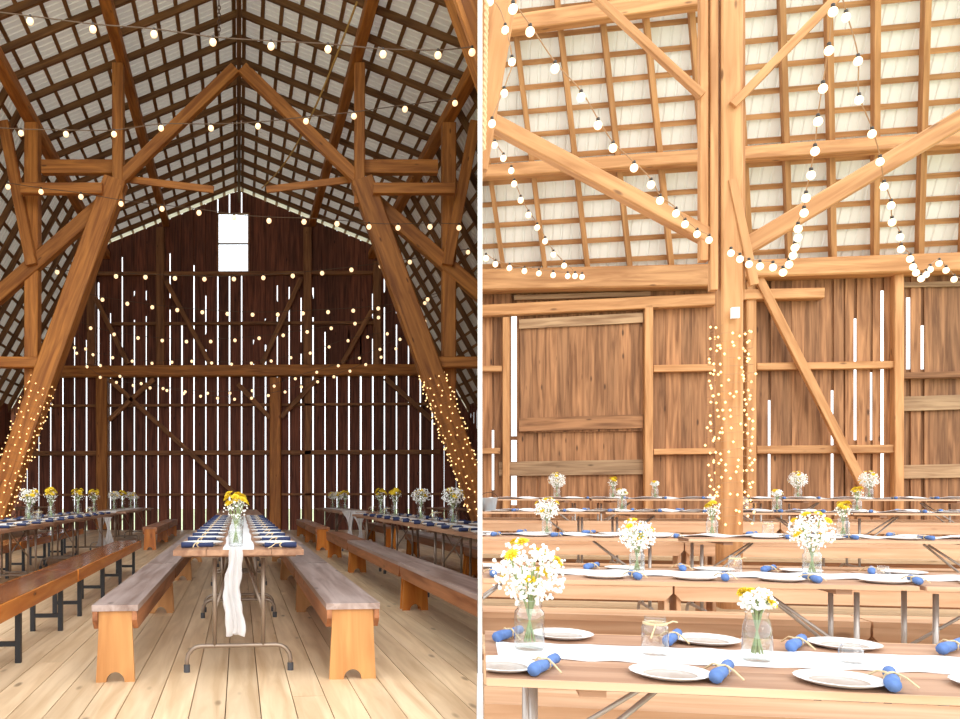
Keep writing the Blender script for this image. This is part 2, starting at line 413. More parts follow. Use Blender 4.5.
# --- gambrel roof: rafters, battens and sheets
cl = empty('ceiling', (CW/2, 16, 10)); struct(cl, 'gambrel roof of brown rafters and battens under white sheets', 'ceiling')
def cbeam(*a, **k):
    o = beam(*a, **k); mw = o.matrix_basis.copy(); o.parent = cl; o.matrix_basis = Matrix.Translation(-Vector(cl.location)) @ mw; return o
RAF = []
yy = YW-.5
while yy > 8.2: RAF.append(yy); yy -= .84
slopes = []
for s in (-1, 1):
    slopes.append((s, (0, 10.4), (s*4.15, 8.7))); slopes.append((s, (s*4.15, 8.7), (s*7.0, 8.7-2.85*4.8/2.65)))
for s, a, b in slopes:
    dv = Vector((b[0]-a[0], 0, b[1]-a[1])); Ls = dv.length; dv.normalize()
    nrm = Vector((-dv.z, 0, dv.x));  nrm = nrm if nrm.z < 0 else -nrm     # points down, into the room
    upv = -nrm
    for y in RAF:
        c = nrm*.105
        p0 = LP(a[0], y, a[1]) + c; p1 = LP(b[0], y, b[1]) + c
        cbeam('rafter', p0 + dv*.05, p1, .06, .125, 'rafter', None, up=upv, bevel=False)
    nbat = int(Ls/.375)
    for i in range(nbat+1):
        t = .12 + i*.375
        if t > Ls-.05: break
        c = nrm*.022
        off, z = a[0]+dv.x*t, a[1]+dv.z*t
        cbeam('batten', LP(off, 8.0, z)+c, LP(off, YW+.3, z)+c, .07, .04, 'batten', None, up=upv, bevel=False)
    y = 8.0; ymid = []
    while y < YW+.2:
        y2 = min(y+.92, YW+.35)
        # a sheet with pressed ribs: profile along the aisle, swept down the slope
        n = 6; prof = []
        mb = MB(); us = upv
        A = LP(a[0], y, a[1]) ; B = LP(b[0], y, b[1]); D = LP(0, y2, 0) - LP(0, y, 0)
        cen = (A+B)/2 + D/2
        rows = []
        for q in range(n):
            f0 = q/n
            for f, hgt in ((f0, 0), (f0+.72/n, 0), (f0+.78/n, .018), (f0+.94/n, .018)): rows.append((f, hgt))
        rows.append((1.0, 0))
        for f, hgt in rows:
            for P_ in (A, B): mb.v.append(P_ + D*f + us*(hgt+.004) - cen)
        for i in range(len(rows)-1): mb.f.append((2*i, 2*i+1, 2*i+3, 2*i+2))
        o = mb.build('roof_sheet', 'roof', cl, Matrix.Translation(cen-Vector(cl.location)))
        y = y2
# hay track under the ridge and the long purlins
cbeam('hay_track', LP(0, 9, 9.95), LP(0, YW-.1, 9.95), .09, .16, 'rafter')
for off, z, wd in ((-2.2, 9.24, .2), (2.2, 9.24, .2), (-4.0, 8.28, .22), (4.0, 8.28, .22)):
    cbeam('purlin', LP(off, 8.5, z), LP(off, YW-.1, z), wd, wd, 'timber')

# --- timber bents
def bent(YB, sides, label, far=False):
    b = empty('timber_frame', (ax(YB), YB, 0)); tag(b, label, 'timber frame')
    def bb(name, a, c, w_, d, mat='timber', yo=0):
        p0 = Vector((a[0], yo, a[1])); p1 = Vector((c[0], yo, c[1]))
        return beam(name, p0, p1, d, w_, mat, b, up=(0, 0, 1)) if abs(c[0]-a[0]) > .02 else beam(name, p0, p1, w_, d, mat, b, up=(0, 1, 0))
    for s in sides:
        bb('strut', (s*4.82, .0), (s*2.30, 6.95), .42, .30)                    # big leaning post
        bb('strut_cheek', (s*4.58, .1), (s*2.17, 6.8), .05, .34, 'timber')      # the plank nailed to its face
        bb('purlin_post', (s*2.26, 6.5), (s*2.26, 9.12), .2, .2, 'timber')
        bb('top_brace', (s*2.30, 6.9), (s*.07, 9.05), .22, .16, 'timber')
        bb('collar', (s*2.3, 7.28), (s*3.75, 7.28), .26, .16, 'timber', .2)
        bb('outer_post', (s*3.98, 2.6), (s*3.98, 8.15), .26, .24, 'timber', .32)
        bb('outer_brace', (s*4.45, 8.1), (s*3.92, 5.4), .2, .14, 'timber', .1)
        bb('eave_strut', (s*2.5, 6.7), (s*6.4, 3.3), .28, .2, 'timber', -.28 if False else .26)
        bb('lower_collar', (s*2.5, 6.72), (s*4.0, 6.72), .2, .14, 'timber', -.2)
        bb('eave_tie', (s*3.7, 3.55), (s*6.6, 3.55), .2, .2, 'timber', .05)
        bb('scissor_board', (s*2.15, 7.06), (s*.5, 6.86), .13, .05, 'timber', .2)
    return b
bent(15.0, (-1, 1), 'timber frame with two leaning posts wrapped in fairy lights at their feet')
bent(8.66, (1,), 'dark leaning timber strut crossing the roof above the nearest hanging bulbs')

# chain and rope
ch = MB()
cp = pix(219, 4, 11.5); ce = pix(219, 33, 11.5)
nl = 9
for i in range(nl):
    c = cp.lerp(ce, i/(nl-1)); ring = []
    for k in range(9):
        t = 2*math.pi*k/8; u = Vector((math.cos(t)*.022, 0, math.sin(t)*.036)) if i % 2 else Vector((0, math.cos(t)*.022, math.sin(t)*.036))
        ring.append(c-cp+u)
    ch.tube(ring, .007, 5, False)
ch.tube([Vector((0, 0, 0)), Vector((0, 0, 2.2))], .008, 5)
tag(ch.build('chain', 'iron', None, Matrix.Translation(cp)), 'rusty iron chain hanging beside the hay track', 'chain')
rp = MB(); pa, pb = pix(357, 2, 13), pix(262, 188, 19)
rp.tube([pa.lerp(pb, t/12) - Vector((0, 0, .5*math.sin(math.pi*t/12))) - pa for t in range(13)], .018, 6)
tag(rp.build('rope', 'rope', None, Matrix.Translation(pa)), 'pale yellow rope slung across the roof', 'rope')

# ---------------------------------------------------------------- furniture builders
def make_bench(L, mats, wd=.28, name='bench', hgt=.44):
    b = empty(name)
    top_m, side_m, leg_m = mats
    MB().box((0, 0, 0), (L, wd, .035)).build('seat', top_m, b, Matrix.Translation((0, 0, hgt-.0175)))
    for s in (-1, 1):
        mb = MB(); z1 = hgt-.036; z0 = z1-.105
        mb.prism([(-L/2, z1-.0), (-L/2, z1-.05), (-L/2+.05, z0), (L/2-.05, z0), (L/2, z1-.05), (L/2, z1)], -.014, .014, 'y')
        mb.build('apron', side_m, b, Matrix.Translation((0, s*(wd/2-.018), 0)))
    for s in (-1, 1):
        w2 = wd/2-.020; w3 = wd/2-.034; hh = hgt-.037; poly = [(hh, -w3), (hh, w3), (hh-.12, w3), (0, w2)]
        aw, ah = .052, .058
        poly.append((0, aw))
        for q in range(1, 8):
            t = math.pi*q/8; poly.append((ah*math.sin(t), aw*math.cos(t)))
        poly += [(0, -aw), (0, -w2), (hh-.12, -w3)]
        mb = MB(); mb.prism(poly, -.015, .015, 'z')           # local X is up
        m = Matrix(((0, 0, 1, s*(L/2-.035)), (0, 1, 0, 0), (1, 0, 0, 0), (0, 0, 0, 1)))
        mb.build('leg', leg_m, b, m)
        mb = MB(); mb.box((0, 0, 0), (.04, wd-.07, .05)).build('cleat', leg_m, b, Matrix.Translation((s*(L/2-.072), 0, hgt-.064)))
    return b
def make_black_bench(L, wd=.30, hgt=.44):
    b = empty('varnished_bench')
    MB().box((0, 0, 0), (L, wd, .03)).build('seat', 'bench_varnish', b, Matrix.Translation((0, 0, hgt-.015)))
    for s in (-1, 1):
        mb = MB().prism([(-.016, hgt-.10), (.016, hgt-.10), (.018, hgt-.012), (.008, hgt), (-.016, hgt)], -L/2, L/2, 'x')
        mb.build('apron', 'bench_orange', b, Matrix.Translation((0, s*(wd/2-.0), 0)))
    n = 4
    for i in range(n):
        x = -L/2 + .35 + i*(L-.7)/(n-1)
        fr = MB()
        for s in (-1, 1): fr.box((0, s*.105, (hgt-.05)/2), (.035, .035, hgt-.05))
        fr.box((0, 0, .12), (.03, .2, .03)); fr.box((0, 0, hgt-.06), (.04, .24, .03))
        fr.build('leg_frame', 'black', b, Matrix.Translation((x, 0, 0)))
    return b
def arc(c, r, a0, a1, n, plane):
    out = []
    for i in range(n+1):
        t = a0 + (a1-a0)*i/n
        out.append(Vector(c) + Vector((0, math.cos(t)*r, math.sin(t)*r)))
    return out
def make_table(L, top_m, steel, wd=.76, hgt=.74, nplank=4, name='folding_table', th=.032):
    b = empty(name)
    pw = wd/nplank
    for i in range(nplank):
        MB().box((0, 0, 0), (L + random.uniform(-.004, .004), pw-.003, th)).build('plank', top_m, b, Matrix.Translation((0, -wd/2+pw*(i+.5), hgt-th/2)))
    if th < .03:  # added strips whose colour carries the lit look of the edges
        for s in (-1, 1): MB().box((0, 0, 0), (L, .012, th)).build('lit_edge_strip', 'edge', b, Matrix.Translation((0, s*(wd/2+.0065), hgt-th/2)))
    for s in (-1, 1):
        MB().box((0, 0, 0), (.07, wd-.06, .028)).build('cleat', top_m, b, Matrix.Translation((s*(L/2-.3), 0, hgt-th-.0145)))
        fr = MB(); zb = .155; hy = .31
        path = [Vector((0, -hy, .03))] + [Vector((0, -hy+.085-.085*math.cos(t), zb-.085+.085*math.sin(t))) for t in (0, R(25), R(50), R(70), R(90))]
        path = path + [Vector((0, -p.y, p.z)) for p in reversed(path)]
        fr.tube(path, .0135, 8)
        for sy in (-1, 1): fr.tube([Vector((0, sy*.145, zb)), Vector((0, sy*.145, hgt-.06))], .0135, 8)
        lf = fr.build('leg_frame', steel, b, Matrix.Translation((s*(L/2-.16), 0, 0)), True)
        for sy in (-1, 1): MB().lathe([(.019, 0), (.019, .045), (.012, .047)], 10).build('foot_cap', 'rubber', lf, Matrix.Translation((0, sy*hy, 0)))
        br = MB()
        for sy in (-1, 1): br.tube([Vector((0, sy*.145, .36)), Vector((-s*.42, sy*.03, hgt-.05))], .009, 6)
        br.build('brace', steel, b, Matrix.Translation((s*(L/2-.16), 0, 0)), True)
    return b
plate_bm = MB().lathe([(.0, .004), (.072, .004), (.082, .008), (.094, .018), (.108, .022), (.122, .025), (.126, .0235), (.112, .014), (.085, .002), (.0, .0)], 48, flute={3, 4, 5, 6}, nf=.012)
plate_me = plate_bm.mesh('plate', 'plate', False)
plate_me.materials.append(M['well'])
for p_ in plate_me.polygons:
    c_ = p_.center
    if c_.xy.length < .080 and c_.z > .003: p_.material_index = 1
def make_napkin(mat):
    b = empty('napkin_roll')
    mb = MB(); Ln = .19; pts = []; rr = []
    for i in range(9):
        t = i/8; pts.append(Vector((-Ln/2+Ln*t, .004*math.sin(t*9), .019))); rr.append(.016*(1 + .12*math.sin(t*5+1)) * (.80 if abs(t-.5) < .08 else 1))
    mb.tube(pts, rr, 10); mb.build('napkin', mat, b, None, True)
    tw = MB()
    tw.tube([Vector((.006*math.cos(t*3), math.cos(t)*.0155, .019+math.sin(t)*.0155)) for t in [2*math.pi*i/14 for i in range(15)]], .0035, 5)
    tw.tube([Vector((0, .012, .033)), Vector((.03, .03, .03)), Vector((.055, .05, .012)), Vector((.075, .06, .004))], .003, 5)
    tw.tube([Vector((0, -.010, .033)), Vector((-.02, -.03, .026)), Vector((-.03, -.055, .006))], .003, 5)
    tw.build('twine', 'twine', b)
    fk = MB(); fk.box((.095, .002, .022), (.03, .012, .005)); fk.box((.095, -.007, .017), (.024, .009, .005)); fk.build('cutlery', 'rubber', b)
    return b
def make_jar(hgt=.165, r=.044, twine=False, water=.55, name='mason_jar', vase=False):
    b = empty(name); t = .003
    if vase: prof = [(r*.86, 0), (r*.95, .008), (r, hgt*.35), (r*.93, hgt*.7), (r*.72, hgt*.92), (r*.78, hgt)]
    else: prof = [(r*.92, 0), (r, .01), (r, hgt*.70), (r*.96, hgt*.76), (r*.80, hgt*.82), (r*.78, hgt*.85), (r*.83, hgt*.87), (r*.79, hgt*.90), (r*.83, hgt*.93), (r*.80, hgt)]
    MB().lathe(prof, 20).build('glass_body', 'glass', b, None, True)
    if water: MB().lathe([(r*.90, .014), (r*.91, hgt*water), (0, hgt*water)], 20).build('water', 'water', b, None, True)
    if twine:
        tw = MB()
        for q in range(2): tw.tube([Vector((r*.86*math.cos(u), r*.86*math.sin(u), hgt*(.82+.02*q))) for u in [2*math.pi*i/16 for i in range(17)]], .0035, 5)
        tw.tube([Vector((r*.7, -r*.6, hgt*.83)), Vector((r*1.2, -r*.7, hgt*.88)), Vector((r*1.7, -r*.7, hgt*.84))], .003, 5)
        tw.tube([Vector((-r*.7, -r*.6, hgt*.82)), Vector((-r*1.3, -r*.9, hgt*.70)), Vector((-r*1.6, -r*.9, hgt*.52))], .003, 5)
        tw.build('twine', 'twine', b)
    return b
def make_bouquet(seed, spread, ztop, nb_, ny, ysize, zbase=.02, zneck=.165, yellow_up=False):
    """origin at the foot of the stems; hangs in a jar of height zneck"""
    r = random.Random(seed); b = empty('flower_bouquet')
    st = MB(); br = MB(); heads = []
    nst = 9
    for i in range(nst):
        a = 2*math.pi*i/nst + r.uniform(-.3, .3); q = r.uniform(.25, 1)
        foot = Vector((-.016*math.cos(a), -.016*math.sin(a), zbase)); neck = Vector((.014*math.cos(a), .014*math.sin(a), zneck))
        tip = Vector((spread*q*math.cos(a)*.7, spread*q*math.sin(a)*.7, zneck+(ztop-zneck)*r.uniform(.45, .8)))
        st.tube([foot, neck, tip], .0028, 5)
    st.build('stems', 'stem', b)
    for i in range(nb_):
        # small white heads spread over a rounded dome
        a = r.uniform(0, 2*math.pi); u = r.uniform(-.85, 1); rr = math.sqrt(max(0, 1-u*u*.8))*(1 if u > -.3 else 1+.9*(u+.3)); q = r.uniform(.55, 1.05)
        c = Vector((spread*rr*math.cos(a)*q, spread*rr*math.sin(a)*q, zneck+(ztop-zneck)*(.42+.52*u*q)))
        br.ball(c, r.uniform(.0035, .0068), 1)
    if nb_:
        o = br.build('babys_breath', 'white_petal', b); o['kind'] = 'stuff'
    for i in range(ny):
        a = r.uniform(0, 2*math.pi); q = r.uniform(.3, .9)
        c = Vector((spread*q*math.cos(a), spread*q*math.sin(a), zneck+(ztop-zneck)*(r.uniform(.35, .95) if not yellow_up else r.uniform(.65, 1.1))))
        fl = MB()
        tilt = Vector((math.cos(a)*q, math.sin(a)*q, .9)).normalized()
        e1 = tilt.orthogonal().normalized(); e2 = tilt.cross(e1)
        for ring, (pr, ph, n) in enumerate(((1.0, .0, 11), (.66, .22, 8), (.34, .36, 5))):
            for k in range(n):
                t = 2*math.pi*(k+.5*ring)/n; d = e1*math.cos(t)+e2*math.sin(t); s_ = (e2*math.cos(t)-e1*math.sin(t))
                tipp = d*ysize*pr + tilt*ysize*ph; basep = tilt*ysize*(ph*.6); wv = s_*ysize*.19
                o = len(fl.v); mid = basep.lerp(tipp, .6) + tilt*ysize*.12
                fl.v += [basep, mid-wv, tipp, mid+wv, mid-tilt*ysize*.1]
                fl.f += [(o, o+1, o+4), (o+1, o+2, o+4), (o+2, o+3, o+4), (o+3, o, o+4), (o, o+3, o+2, o+1)]
        fl.build('yellow_blossom', 'yellow_petal', b, Matrix.Translation(c))
    return b
def make_tulle(Ln, wd, seed, knot=False):
    """gathered tulle hanging from a table edge; origin at the edge"""
    r = random.Random(seed); mb = MB(); n, m = 48, 30
    for j in range(m+1):
        t = j/m
        for i in range(n):
            a = 2*math.pi*i/n
            wv = wd*(.55 + .45*t) if not knot else wd*(.95 - .75*math.sin(math.pi*min(1, t*1.15)) if t < .85 else .55+.6*(t-.85)*3)
            fold = 1 + .40*math.sin(a*6 + 2.6*math.sin(t*5+seed)) + .12*math.sin(t*23+a*2)
            mb.v.append(Vector((wv*.5*math.cos(a)*fold + .012*math.sin(t*7+seed), wv*.32*math.sin(a)*fold, -Ln*t + .012*math.sin(3*a)*(t > .97))))
    for j in range(m):
        for i in range(n):
            i2 = (i+1) % n; mb.f.append((j*n+i, j*n+i2, (j+1)*n+i2, (j+1)*n+i))
    return mb.mesh('tulle', 'tulle', True)

# ================================================================ LEFT furniture
def RL(rz90=True): return RZ + math.pi/2           # local X along the aisle
# --- tables
tb_proto = Proto(make_table(2.44, 'table', 'steel'))
tb_proto.root['category'] = 'table'
def lrow(off, ys, label, grp):
    out = []
    for q, y in enumerate(sorted(ys)):
        t = tb_proto.put(LP(off, y, 0), RL(), label if len(ys) == 1 else ['nearest', 'second', 'third'][len(ys)-1-q] + (' to the gable wall, ' if q == len(ys)-1 else ' from the gable wall, ') + label, grp); t['category'] = 'table'; out.append(t)
    return out
lrow(-.0, [4.65+1.22+2.45*i for i in range(3)], 'plank table of the middle aisle row', 'tables of the middle row')
lrow(-.0, [13.9, 16.36], 'plank table in the middle aisle row standing beyond the gap', 'far tables of the middle row')
lrow(-2.53, [14.1-1.22-2.45*i for i in range(3)], 'plank table beside the varnished orange benches', 'tables beside the varnished benches')
lrow(-2.53, [16.4, 18.85], 'plank table behind the tulle near the gable, varnished bench side', 'far tables on the varnished bench side')
lrow(-5.7, [16.5, 18.95, 21.4], 'plank table under the low eaves on the varnished bench side', 'tables under the eaves')
lrow(2.27, [13.4-1.22-2.45*i for i in range(3)], 'plank table with white runner beside the dark brown benches', 'tables beside the dark brown benches')
lrow(2.27, [16.2, 18.65], 'plank table behind the tulle near the gable, brown bench side', 'far tables on the brown bench side')
lrow(5.3, [19.8], 'plank table under the eaves behind the leaning post on the brown bench side', None)
# --- benches
bp_grey = Proto(make_bench(2.72, ('bench_grey', 'bench_brown', 'bench_pale'), .255))
bp_wide = Proto(make_bench(2.72, ('bench_grey', 'bench_brown', 'bench_pale'), .31))
bp_brown = Proto(make_bench(3.55, ('bench_grey', 'bench_brown', 'bench_orange')))
bp_short = Proto(make_bench(2.6, ('bench_brown', 'bench_brown', 'bench_orange')))
def bench(pr, off, y0, ln, label, grp=None, rot=0):
    o = pr.put(LP(off, y0+ln/2, 0), RL()+rot, label, grp); o['category'] = 'bench'; return o
for i in range(3):
    bench(bp_grey, -.70, 4.5+i*2.75, 2.72, ['end', 'second', 'third'][i] + ' narrow worn bench counted from the hanging middle tulle', 'narrow worn benches')
    bench(bp_wide, .655, 4.58+i*2.75, 2.72, ['end', 'second', 'third'][i] + ' wide worn bench counted from the hanging middle tulle', 'wide worn benches')
for i in range(3): bench(bp_brown, 1.62, 3.85+i*3.57 if i < 2 else 11.0, 3.55, ['end', 'inner'][i] + ' dark brown plank bench with arched orange legs before the runner tables', 'dark brown benches before the runner tables') if i < 2 else None
bench(bp_short, 1.62, 11.0, 2.6, 'short brown plank bench at the far end of the dark brown benches')
bench(bp_short, 1.60, 15.3, 2.6, 'brown bench near the gable wall between the middle row and the tulle table', 'far pair of brown benches')
bench(bp_short, 1.60, 17.95, 2.6, 'brown bench near the gable wall between the middle row and the tulle table', 'far pair of brown benches')
for i in range(2): bench(bp_brown, 2.98, 6.6+i*3.6, 3.55, 'brown bench on the wall side of the runner table', 'benches on the wall side of the runner tables')
bench(bp_short, 2.98, 15.6, 2.6, 'brown bench on the wall side of the far tulle table')
bench(bp_short, -1.72, 15.4, 2.6, 'orange brown bench by the far tulle table on the varnished bench side', 'far pair of orange brown benches')
bench(bp_short, -1.72, 18.05, 2.6, 'orange brown bench by the far tulle table on the varnished bench side', 'far pair of orange brown benches')
bb_p = Proto(make_black_bench(4.3))
for i, y0 in enumerate((2.3, 6.63)):
    o = bb_p.put(LP(-1.50, y0+2.15, 0), RL(), ['end', 'inner'][i] + ' varnished orange bench with black legs along the aisle', 'varnished benches along the middle aisle'); o['category'] = 'bench'
for i, y0 in enumerate((6.2, 10.55)):
    o = bb_p.put(LP(-3.05, y0+2.15, 0), RL(), 'varnished orange bench with black legs on the far side of its table', 'varnished benches on the far side of the table'); o['category'] = 'bench'

# --- things on the left tables
ZTB = .74
def runner(name_label, off, y0, y1, wd, grp=None):
    mb = MB(); n = 24; Ln = (y1-y0)/math.cos(RZ)
    for i in range(n+1):
        x = -Ln/2+Ln*i/n
        for s in (-1, 1):
            for z in (.0005, .0035): mb.v.append(Vector((x, s*(wd/2 + .006*math.sin(i*1.7+s)), z)))
    for i in range(n):
        o = i*4
        mb.f += [(o, o+4, o+6, o+2), (o+1, o+3, o+7, o+5), (o, o+1, o+5, o+4), (o+2, o+6, o+7, o+3)]
    mb.f += [(0, 2, 3, 1), (n*4, n*4+1, n*4+3, n*4+2)]
    o = mb.build('table_runner', 'cloth', None, Matrix.Translation(LP(off, (y0+y1)/2, ZTB)) @ Matrix.Rotation(RL(), 4, 'Z'))
    return tag(o, name_label, 'table runner', grp)
runner('narrow white runner along the middle aisle tables', 0, 4.68, 11.9, .18)
runner('white runner along the tables beside the varnished benches', -2.53, 6.8, 14.0, .22)
runner('white runner along the far tulle tables on the varnished bench side', -2.53, 15.25, 20.0, .3)
runner('white runner along the tables beside the dark brown benches', 2.27, 6.1, 13.3, .22)
runner('white runner along the far tulle tables on the brown bench side', 2.27, 15.05, 19.8, .3)
nap_L = Proto(make_napkin('navy'))
def plate_at(p, label, grp):
    o = link('plate', plate_me, None, Matrix.Translation(p)); return tag(o, label, 'plate', grp)
for i in range(12):
    y = 4.98 + i*.585
    for s in (-1, 1):
        lab = 'on the middle tables, edge facing the %s benches' % ('varnished' if s < 0 else 'brown')
        plate_at(LP(s*.225, y+.05, ZTB+.0005+.003), 'white fluted plate ' + lab, 'plates on the middle table, %s side' % ('varnished bench' if s < 0 else 'brown bench'))
        o = nap_L.put(LP(s*.25, y-.16, ZTB+.001), RZ + (0 if s < 0 else math.pi) + random.uniform(-.12, .12), 'shaded blue napkin roll tied with twine ' + lab, 'napkins on the middle table, %s side' % ('varnished bench' if s < 0 else 'brown bench')); o['category'] = 'napkin'
for off, y0, n, nm in ((-2.53, 7.1, 12, 'varnished bench'), (2.27, 6.5, 11, 'dark brown bench')):
    for i in range(n):
        y = y0 + i*.59
        for s in (-1, 1):
            inner = 'aisle' if s*off < 0 else 'wall'
            plate_at(LP(off+s*.245, y+.05, ZTB+.001), 'white fluted plate, %s edge of the %s table' % (inner, nm), 'plates, %s edge, %s table' % (inner, nm))
            o = nap_L.put(LP(off+s*.27, y-.16, ZTB+.001), RZ + random.uniform(-.15, .15), 'shaded blue napkin roll, %s edge of the %s table' % (inner, nm), 'napkins, %s edge, %s table' % (inner, nm)); o['category'] = 'napkin'
jar_p = Proto(make_jar()); jar_t = Proto(make_jar(.13, .044, True, .4)); vase_p = Proto(make_jar(.16, .045, False, .5, 'glass_vase', True))
bq_w = Proto(make_bouquet(1, .095, .33, 240, 8, .030)); bq_y = Proto(make_bouquet(2, .075, .31, 60, 12, .034, yellow_up=True)); bq_s = Proto(make_bouquet(5, .055, .25, 120, 4, .026))
def vase(p, kind, where, grp=None, jp=None, sc=1.0, rz=None):
    rz = random.uniform(0, 6.28) if rz is None else rz
    o = (jp or jar_p).put(p, rz, 'clear glass jar of flowers ' + where, grp and grp + ' (jars)', sc); o['category'] = 'jar'
    nm = {'w': 'white and yellow flowers', 'y': 'bright yellow flowers', 's': 'small mixed flowers'}[kind]
    q = {'w': bq_w, 'y': bq_y, 's': bq_s}[kind].put(p + Vector((0, 0, .002)), rz, nm + ' in the jar ' + where, grp and grp + ' (flowers)', sc); q['category'] = 'flowers'
def loff(px, off, ymax=99): return min(ymax, off*800/(px-239))
vase(LP(-.02, 4.95, ZTB+.004), 'y', 'above the hanging tulle on the middle table')
for y in (7.6, 10.3): vase(LP(0, y, ZTB+.004), 'y', 'farther along the middle table', 'jars farther along the middle table')
for px, k in ((29, 'w'), (51, 'y'), (78, 'y'), (94, 'y')):
    vase(LP(-2.53, loff(px, -2.53), ZTB+.004), k, 'on the table beside the varnished benches', 'jars by the varnished benches', None, 1.25)
for px, k in ((126, 'w'), (135, 'y'), (146, 'w'), (151, 's')):
    vase(LP(-2.53, {126: 16.2, 135: 17.4, 146: 18.7, 151: 19.7}[px], ZTB+.004), k, 'on the far tulle table, varnished bench side', 'jars on the far tulle table', None, 1.25)
for px in (15, 60):
    vase(LP(-5.7, {15: 19.6, 60: 22.2}[px], ZTB+.001), 'w', 'under the eaves on the varnished bench side', 'jars under the eaves', None, 1.4)
for px, k in ((381, 'y'), (395, 'y'), (421, 'w'), (453, 'w')):
    vase(LP(2.27, loff(px, 2.27), ZTB+.004), k, 'on the runner table beside the dark brown benches', 'jars by the dark brown benches', None, 1.25)
for px, k in ((326, 'w'), (336, 'w'), (343, 'y')):
    vase(LP(2.27, {326: 19.4, 336: 18.2, 343: 17.1}[px], ZTB+.004), k, 'on the far tulle table, brown bench side', 'jars on the far brown tulle table', None, 1.25)
vase(LP(5.3, 19.4, ZTB+.001), 'w', 'under the eaves behind the leaning post', None, None, 1.4)
for px in (38, 90): 
    o = jar_t.put(LP(-2.45, loff(px, -2.45), ZTB+.004), 0, 'empty glass jar with twine among the flowers by the varnished benches', 'empty jars by the varnished benches'); o['category'] = 'jar'
for px in (372, 387, 435):
    o = jar_t.put(LP(2.30, loff(px, 2.30), ZTB+.004), 0, 'empty glass jar with twine among the flowers by the dark brown benches', 'empty jars by the brown benches'); o['category'] = 'jar'
# tulle hanging at the table ends
def tulle_at(off, y, Ln, wd, seed, label, knot=True):
    o = link('tulle_drape', make_tulle(Ln, wd, seed, knot), None, Matrix.Translation(LP(off, y, ZTB+.02)))
    tag(o, label, 'drape')
tulle_at(-.03, 4.60, .50, .095, 1, 'gathered white tulle hanging from the end of the middle table', False)
tulle_at(-2.45, 14.25, .75, .22, 2, 'white tulle gathered at the end of the table by the varnished benches')
tulle_at(-2.45, 15.02, .75, .22, 3, 'white tulle gathered at the near end of the far table, varnished bench side')
tulle_at(2.05, 13.55, .70, .20, 4, 'white tulle gathered at the end of the runner table by the brown benches')
tulle_at(2.05, 14.82, .70, .22, 5, 'white tulle gathered at the near end of the far table, brown bench side')

# ---------------------------------------------------------------- bulb strings
bulb_me = MB().ball((0, 0, -.055), .036, 2, 1.08).mesh('bulb', 'bulb', True)
bulbR_me = MB().ball((0, 0, -.055), .036, 2, 1.08).mesh('bulb', 'bulb_right', True)
sock_me = MB().lathe([(.012, .012), (.016, .005), (.016, -.022), (.010, -.026)], 10).mesh('socket', 'socket', True)
def smooth_path(pts, n):
    """evenly spaced points along a Catmull-Rom curve"""
    P = [pts[0]*2-pts[1]] + pts + [pts[-1]*2-pts[-2]]; out = []
    for i in range(1, len(P)-2):
        for k in range(24):
            t = k/24; a, b, c, d = P[i-1:i+3]
            out.append(.5*((2*b) + (c-a)*t + (2*a-5*b+4*c-d)*t*t + (3*b-a-3*c+d)*t**3))
    out.append(pts[-1])
    Ls = [0]
    for a, b in zip(out[:-1], out[1:]): Ls.append(Ls[-1]+(b-a).length)
    res = []
    for i in range(n):
        s = Ls[-1]*i/(n-1); j = max(q for q in range(len(Ls)) if Ls[q] <= s+1e-9); j = min(j, len(out)-2)
        f = (s-Ls[j])/max(1e-9, Ls[j+1]-Ls[j]); res.append(out[j].lerp(out[j+1], f))
    return res, out
def light_string(pts, n, label, grp=None, bm=None, sc=1.0, bulbs=None, wire=('wire', .0065)):
    base = pts[0]; root = empty('light_string', base); tag(root, label, 'string lights', grp)
    pos, path = smooth_path(pts, n)
    wr = MB(); wr.tube([p-base for p in path[::3] + [path[-1]]], wire[1], 5); wr.build('wire', wire[0], root)
    for p in (bulbs or pos):
        b = link('bulb', bm or bulb_me, root, Matrix.Translation(p-base) @ Matrix.Scale(sc, 4)); link('socket', sock_me, b)
    return root
def LS(Y, pts, n, label, sc=1.0):
    P3 = [pix(x, y-3, Y) for x, y in pts]
    return light_string(P3, max(n, 2), label, None, None, sc*(1.0 if Y < 12 else 1.18), None if n else P3)
LS(8.3, [(-28, 12), (30, 19), (93, 27), (154, 32), (213, 40), (271, 44), (328, 47), (383, 52), (438, 53), (472, 50)], 0, 'string of round bulbs sagging across the roof close under the chain')
LS(10.4, [(-26, 129), (21, 132), (66, 133), (114, 133), (161, 127), (211, 127), (258, 125), (306, 120), (354, 115), (405, 108), (455, 102)], 0, 'string of round bulbs crossing above the leaning posts, second from the chain')
LS(13.6, [(8, 186), (41, 191), (81, 196), (121, 203), (162, 208), (199, 212), (234, 217), (269, 220), (304, 221), (337, 223), (369, 226), (398, 227), (430, 226), (459, 227)], 0, 'string of round bulbs crossing at the top of the bright window')
LS(16.4, [(28, 268), (57, 272), (85, 275), (143, 277), (201, 279), (230, 279), (290, 276), (349, 270), (409, 262), (468, 252)], 16, 'string of round bulbs crossing at the foot of the bright window')
LS(18.4, [(78, 294), (103, 300), (157, 308), (210, 313), (262, 315), (313, 313), (364, 310), (412, 304), (447, 292), (474, 280)], 17, 'string of round bulbs crossing the upper gable boards below the window', 1.0)
LS(20.4, [(68, 320), (92, 329), (115, 335), (162, 341), (209, 342), (256, 339), (303, 333), (351, 325), (399, 312), (440, 298), (470, 286)], 18, 'string of round bulbs crossing midway between window and tie beam', 1.0)
LS(22.3, [(60, 335), (80, 352), (110, 358), (150, 364), (190, 362), (229, 365), (270, 362), (310, 354), (350, 341), (390, 334), (425, 322)], 20, 'string of round bulbs just above the tie beam', .95)
